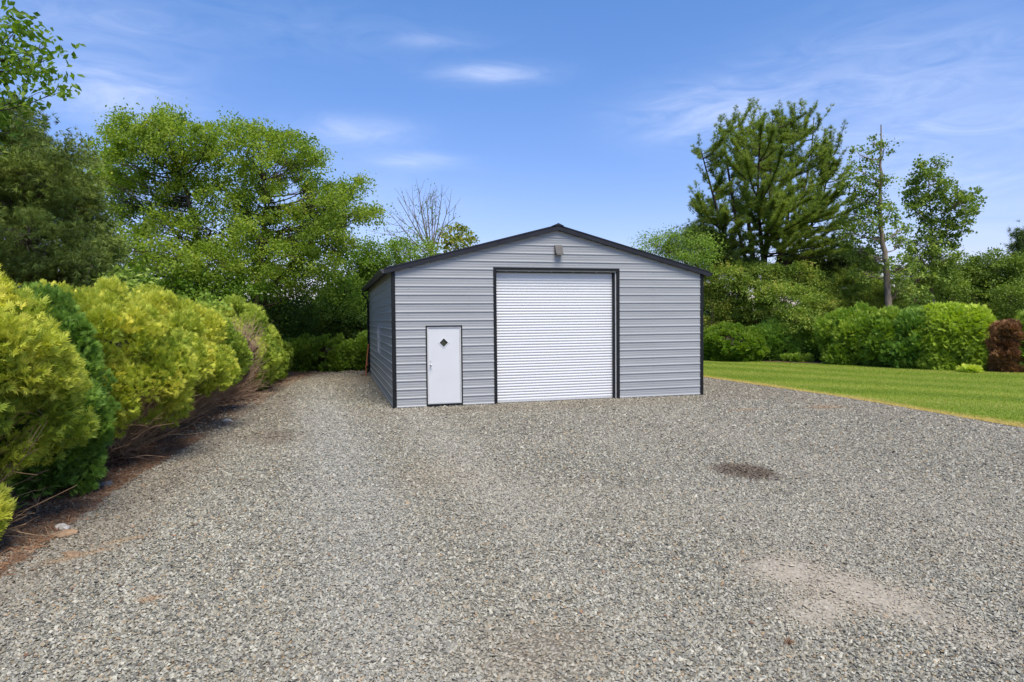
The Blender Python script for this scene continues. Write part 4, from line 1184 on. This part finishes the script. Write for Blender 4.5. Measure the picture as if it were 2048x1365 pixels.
tree('pine_tree', 'short dark pine spire between the light tree and the tall pine', 'tree', [(1396, 455, 10, 14), (1402, 478, 18, 16), (1425, 500, 26, 18), (1450, 515, 34, 16), (1480, 522, 40, 14), (1440, 540, 36, 12)],
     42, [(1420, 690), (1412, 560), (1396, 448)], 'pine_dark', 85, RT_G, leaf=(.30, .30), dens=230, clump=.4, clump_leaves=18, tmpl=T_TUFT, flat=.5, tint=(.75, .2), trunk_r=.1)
tree('viburnum', 'wide olive green bush in layered tiers right of the garage', 'bush', [(1445, 552, 40, 18), (1490, 545, 44, 20), (1540, 552, 40, 20), (1590, 556, 40, 24), (1630, 575, 30, 24), (1450, 590, 42, 26), (1510, 590, 50, 28), (1575, 600, 50, 28), (1630, 615, 30, 26), (1470, 625, 40, 22), (1540, 630, 46, 24), (1600, 645, 40, 24)],
     37, [(1530, 722), (1530, 650), (1530, 600)], 'leaf_olive', 86, RT_G, leaf=(.115, .06), dens=720, clump=.40, clump_leaves=60, flat=.38, tint=(.5, .22), trunk_r=.08, upb=1.0)
tree('viburnum', 'mottled bush with a few reddening leaves at the garage corner', 'bush', [(1418, 585, 20, 26), (1430, 625, 26, 24), (1418, 660, 20, 26), (1420, 695, 22, 22)],
     36, [(1424, 722), (1424, 680), (1424, 600)], 'leaf_yellow', 87, RT_G, leaf=(.11, .07), dens=480, clump=.38, tint=(.35, .25), trunk_r=.05)
tree('poplar_tree', 'thin topped poplar with bare leader right of the tall pine', 'tree', [(1744, 290, 7, 22), (1768, 298, 9, 26), (1716, 312, 9, 22), (1742, 328, 14, 14), (1722, 345, 16, 18), (1708, 372, 20, 18), (1745, 372, 16, 20), (1764, 362, 9, 24), (1722, 402, 24, 20), (1752, 408, 18, 22), (1700, 432, 24, 18), (1735, 442, 28, 18), (1778, 430, 18, 18),
                                                                           (1700, 468, 26, 16), (1745, 475, 24, 16), (1800, 462, 20, 14), (1715, 500, 24, 18), (1808, 485, 18, 14), (1745, 520, 26, 18), (1730, 550, 26, 18), (1800, 540, 26, 26), (1795, 580, 30, 24)],
     36, [(1781, 640), (1775, 560), (1768, 500), (1758, 420), (1762, 330), (1762, 250)], 'poplar', 88, RT_G, leaf=(.125, .105), dens=190, clump=.26, clump_leaves=15, bark='pale_bark', trunk_r=.20, djit=.7, tint=(.55, .2))
tree('poplar_tree', 'fuller forked poplar standing clear against the sky on the right', 'tree', [(1842, 340, 14, 18), (1872, 335, 12, 16), (1855, 365, 26, 20), (1828, 372, 14, 14), (1880, 365, 14, 16), (1835, 395, 26, 16), (1872, 400, 26, 18), (1896, 375, 14, 12), (1826, 422, 16, 12), (1862, 430, 26, 16), (1932, 385, 14, 18), (1918, 410, 20, 18), (1950, 398, 12, 14), (1895, 428, 22, 16), (1938, 425, 18, 12),
                                                                                   (1872, 462, 36, 20), (1920, 452, 24, 14), (1850, 490, 34, 18), (1896, 480, 28, 16), (1840, 520, 34, 20), (1882, 515, 32, 18), (1825, 555, 36, 24), (1868, 560, 36, 26), (1820, 595, 34, 20)],
     41, [(1868, 690), (1864, 600), (1866, 500), (1862, 420), (1855, 350)], 'poplar', 89, RT_G, leaf=(.14, .115), dens=230, clump=.27, clump_leaves=17, bark='pale_bark', trunk_r=.12, djit=.8, tint=(.52, .2))
for (lobes, lab, sd, mat, tn) in (([(1905, 545, 44, 24), (1880, 580, 44, 30), (1925, 585, 40, 30), (1900, 612, 44, 20)], 'leafy olive tree just right of the forked poplar', 93, 'leaf_olive', .32),
                                  ([(1970, 535, 44, 26), (1950, 570, 44, 30), (1995, 575, 44, 34), (1975, 610, 48, 28)], 'rounded olive tree in the middle of the right wood edge', 94, 'leaf_olive', .22),
                                  ([(2030, 545, 40, 30), (2060, 575, 44, 40), (2020, 600, 36, 34), (2050, 620, 40, 30)], 'olive tree filling the right photo edge', 95, 'leaf_olive', .28)):
    px, py = lobes[0][:2]
    tree('broadleaf_tree', lab, 'tree', lobes, 46, [(px, 690), (px, py + 30), (px, py)], mat, sd, RT_G, spires=1, leaf=(.14, .08), dens=420, clump=.5, clump_leaves=50, tint=(tn, .2), flat=.5)
tree('spruce_tree', 'pointed spruce tip at the right photo edge', 'tree', [(2044, 470, 6, 16), (2048, 495, 16, 14), (2052, 520, 26, 14)], 50, [(2050, 690), (2050, 560), (2046, 452)], 'pine_dark', 96, RT_G, leaf=(.34, .34), dens=220, clump=.4, clump_leaves=18, tmpl=T_TUFT, tint=(.6, .2), trunk_r=.12)

# seedling at the foot of the hedge
sd = ground_at(75, 1028)
root = empty('seedling', sd); tag(root, 'small broad leaved weed at the foot of the nearest golden bush', 'plant')
g = Geo(); rs = np.random.default_rng(5); Pl, Al = [], []
for q in range(9):
    a = rs.random() * 6.28; e = np.array([sd[0] + .16 * math.cos(a), sd[1] + .16 * math.sin(a), .10 + .22 * rs.random()])
    g.tube(bez(np.array([sd[0], sd[1], 0]), np.array([sd[0], sd[1], e[2]]), e, 5), np.linspace(.005, .002, 5), 4); Pl.append(e); Al.append((math.cos(a), math.sin(a), -.2))
g.build('stem', M['twig'], root, True, sd)
v, fs, k = scatter(T_LEAF, np.array(Pl), np.array(Al), np.tile([0, 0, 1.0], (9, 1)) + rs.normal(size=(9, 3)) * .25, .13, .085)
mesh_np('leaves', v, fs, F['leaf_light'], root, np.repeat(.15 + .3 * rs.random(9), k), False, sd)


wd = ground_at(1577, 1291)
root = empty('weed', wd); tag(root, 'tiny straw coloured weed sprouting from bare gravel in front of the sandy patch', 'plant')
rs = np.random.default_rng(8); n_ = 26
A_ = nrm(np.stack([rs.normal(size=n_), rs.normal(size=n_), .9 + rs.random(n_)], 1))
v, fs, k = scatter(T_LEAF, np.tile(wd + [0, 0, .008], (n_, 1)) + rs.normal(size=(n_, 3)) * [.012, .012, 0], A_, rvec(n_, rs), .045 + .035 * rs.random(n_), .008)
mesh_np('leaves', v, fs, F['straw'], root, np.repeat(.7 + .3 * rs.random(n_), k), False, wd)


def fallen_leaves():
    r = np.random.default_rng(33); n = 420
    y = -14.5 + 26 * r.random(n); x = np.where(r.random(n) < .6, edge_x(BED_EDGE, y) + np.abs(r.normal(size=n)) * 1.3, -4 + 15 * r.random(n))
    ok = ~((y > -.3) & (x > -.4)); x, y = x[ok], y[ok]; n = len(x)
    v, fs, k = scatter(T_LEAF, np.stack([x, y, .018 + .01 * r.random(n)], 1), rvec(n, r) * [1, 1, .2], np.tile([0, 0, 1.0], (n, 1)) + r.normal(size=(n, 3)) * .3, .035 + .035 * r.random(n), .028)
    o = mesh_np('fallen_leaves', v, fs, F['straw'], None, np.repeat(.4 + .6 * r.random(n), k))
    tag(o, 'dry fallen leaves strewn thinly over the gravel drive', 'leaves', kind='stuff')


fallen_leaves()


# far-off wood that closes the view low behind everything (reads as one mass)
def far_wood():
    r = np.random.default_rng(97); n = 110000
    px = -500 + 3100 * r.random(n); d = 62 + 16 * r.random(n)
    top = 3.2 + 1.5 * np.sin(px * .011) + 1.1 * np.sin(px * .027 + 1) + .5 * np.sin(px * .08)
    z = (top + .8) * r.random(n) ** .7
    P = CAM + d[:, None] * (FW + RT * ((px - 1024) / FPX)[:, None]); P[:, 2] = z
    v, fs, k = scatter(T_LEAF, P, rvec(n, r), rvec(n, r) + np.array([0, 0, .4]), .5 + .4 * r.random(n), .35)
    o = mesh_np('distant_wood', v, fs, F['leaf_dark'], None, np.repeat((.6 + .2 * r.normal(size=n)).clip(0, 1), k))
    tag(o, 'low band of distant woodland behind the trees', 'woodland', kind='stuff')


far_wood()

# ------------------------------------------------------------------ SKY AND SUN
SUN_EL, SUN_DIR = math.radians(61), np.array([.10, -1.0])       # sun behind the camera, to its right, veiled
w = bpy.data.worlds.new('World'); SC.world = w; w.use_nodes = True
nt = w.node_tree; nt.nodes.clear()
out = N(nt, 'ShaderNodeOutputWorld'); bg = N(nt, 'ShaderNodeBackground'); bg.inputs['Strength'].default_value = .118
sky = N(nt, 'ShaderNodeTexSky', sky_type='NISHITA'); sky.sun_disc = False
sky.sun_elevation = SUN_EL; sky.sun_rotation = math.atan2(SUN_DIR[0], SUN_DIR[1])
sky.altitude = 100; sky.air_density = 1.0; sky.dust_density = .6; sky.ozone_density = 2.2
tc = N(nt, 'ShaderNodeTexCoord'); sp = N(nt, 'ShaderNodeSeparateXYZ'); nt.links.new(tc.outputs['Generated'], sp.inputs[0])
az = math_n(nt, 'ARCTAN2', sp.outputs[0], sp.outputs[1]); el = math_n(nt, 'ARCSINE', sp.outputs[2])
cmb = N(nt, 'ShaderNodeCombineXYZ'); nt.links.new(math_n(nt, 'MULTIPLY', az, 3.0), cmb.inputs[0]); nt.links.new(math_n(nt, 'MULTIPLY', el, 11.0), cmb.inputs[1])
cn = N(nt, 'ShaderNodeTexNoise'); cn.inputs['Scale'].default_value = 2.6; cn.inputs['Detail'].default_value = 7; cn.inputs['Roughness'].default_value = .6; cn.inputs['Distortion'].default_value = 1.4
nt.links.new(cmb.outputs[0], cn.inputs['Vector'])
cm = ramp_out(nt, cn.outputs['Fac'], [(.30, (0, 0, 0)), (.70, (1, 1, 1))])
tot = None
for (px, py, rx, ry, amp, base) in ((985, 148, 105, 20, .72, .55), (715, 262, 105, 26, .62, .5), (830, 322, 80, 16, .55, .5), (225, 195, 150, 55, .7, .6), (860, 82, 90, 16, .3, .4), (1420, 225, 165, 52, .85, .5), (1880, 330, 420, 200, .55, .6), (120, 60, 260, 120, .4, .5), (1750, 150, 350, 120, .28, .4), (600, 60, 300, 60, .14, .3), (640, 400, 300, 120, .25, .7)):
    v0 = nrm(at(px, py, 1) - CAM); v1 = nrm(at(px + rx, py, 1) - CAM); v2 = nrm(at(px, py - ry, 1) - CAM)
    a0, e0 = math.atan2(v0[0], v0[1]), math.asin(v0[2]); sa = abs(math.atan2(v1[0], v1[1]) - a0); se = abs(math.asin(v2[2]) - e0)
    u = math_n(nt, 'DIVIDE', math_n(nt, 'SUBTRACT', az, a0), sa); q = math_n(nt, 'DIVIDE', math_n(nt, 'SUBTRACT', el, e0), se)
    s2 = math_n(nt, 'ADD', math_n(nt, 'MULTIPLY', u, u), math_n(nt, 'MULTIPLY', q, q))
    ex = math_n(nt, 'EXPONENT', math_n(nt, 'MULTIPLY', s2, -1.0))
    md = math_n(nt, 'MULTIPLY_ADD', cm, 1.35 - base, base - .3, clamp=True)
    t = math_n(nt, 'MULTIPLY', math_n(nt, 'MULTIPLY', ex, md), amp)
    tot = t if tot is None else math_n(nt, 'ADD', tot, t)
tot = math_n(nt, 'MINIMUM', tot, 1.0)
hs = N(nt, 'ShaderNodeHueSaturation'); hs.inputs['Hue'].default_value = .504; hs.inputs['Saturation'].default_value = 1.22; hs.inputs['Value'].default_value = 1.0
nt.links.new(sky.outputs[0], hs.inputs['Color'])
low = ramp_out(nt, sp.outputs[2], [(.0, (.84, .70, .90)), (.18, (.93, .82, .96)), (.42, (1, 1, 1.08))])
skyc = mixc(nt, 1.0, hs.outputs[0], low, 'MULTIPLY')
col = mixc(nt, math_n(nt, 'MULTIPLY', tot, .55), skyc, (5.2, 5.6, 6.9))
nt.links.new(col, bg.inputs[0]); nt.links.new(bg.outputs[0], out.inputs[0])

ld = bpy.data.lights.new('sun', 'SUN'); ld.energy = 3.1; ld.angle = math.radians(32); ld.color = (1, .94, .80)
lo = bpy.data.objects.new('sun', ld); COL.objects.link(lo)
dv = Vector((SUN_DIR[0] * math.cos(SUN_EL), SUN_DIR[1] * math.cos(SUN_EL), math.sin(SUN_EL))).normalized()
lo.rotation_euler = dv.to_track_quat('Z', 'Y').to_euler(); lo.location = (6, -20, 20)

# ------------------------------------------------------------------ CAMERA
cd = bpy.data.cameras.new('camera'); cd.sensor_width = 36; cd.lens = 36 * FPX / 2048; cd.clip_end = 3000; cd.clip_start = .05
co = bpy.data.objects.new('camera', cd); COL.objects.link(co)
mw = Matrix.Identity(4)
for i in range(3):
    mw[i][0], mw[i][1], mw[i][2], mw[i][3] = RT[i], UP[i], -FW[i], CAM[i]
co.matrix_world = mw
SC.camera = co
SC.render.engine = 'CYCLES'
SC.cycles.max_bounces = 10; SC.cycles.diffuse_bounces = 7; SC.cycles.transmission_bounces = 7; SC.cycles.glossy_bounces = 2
SC.cycles.use_denoising = True; SC.cycles.denoiser = 'OPENIMAGEDENOISE'
SC.view_settings.view_transform = 'Standard'; SC.view_settings.look = 'None'; SC.view_settings.gamma = 1; SC.view_settings.exposure = 0.72
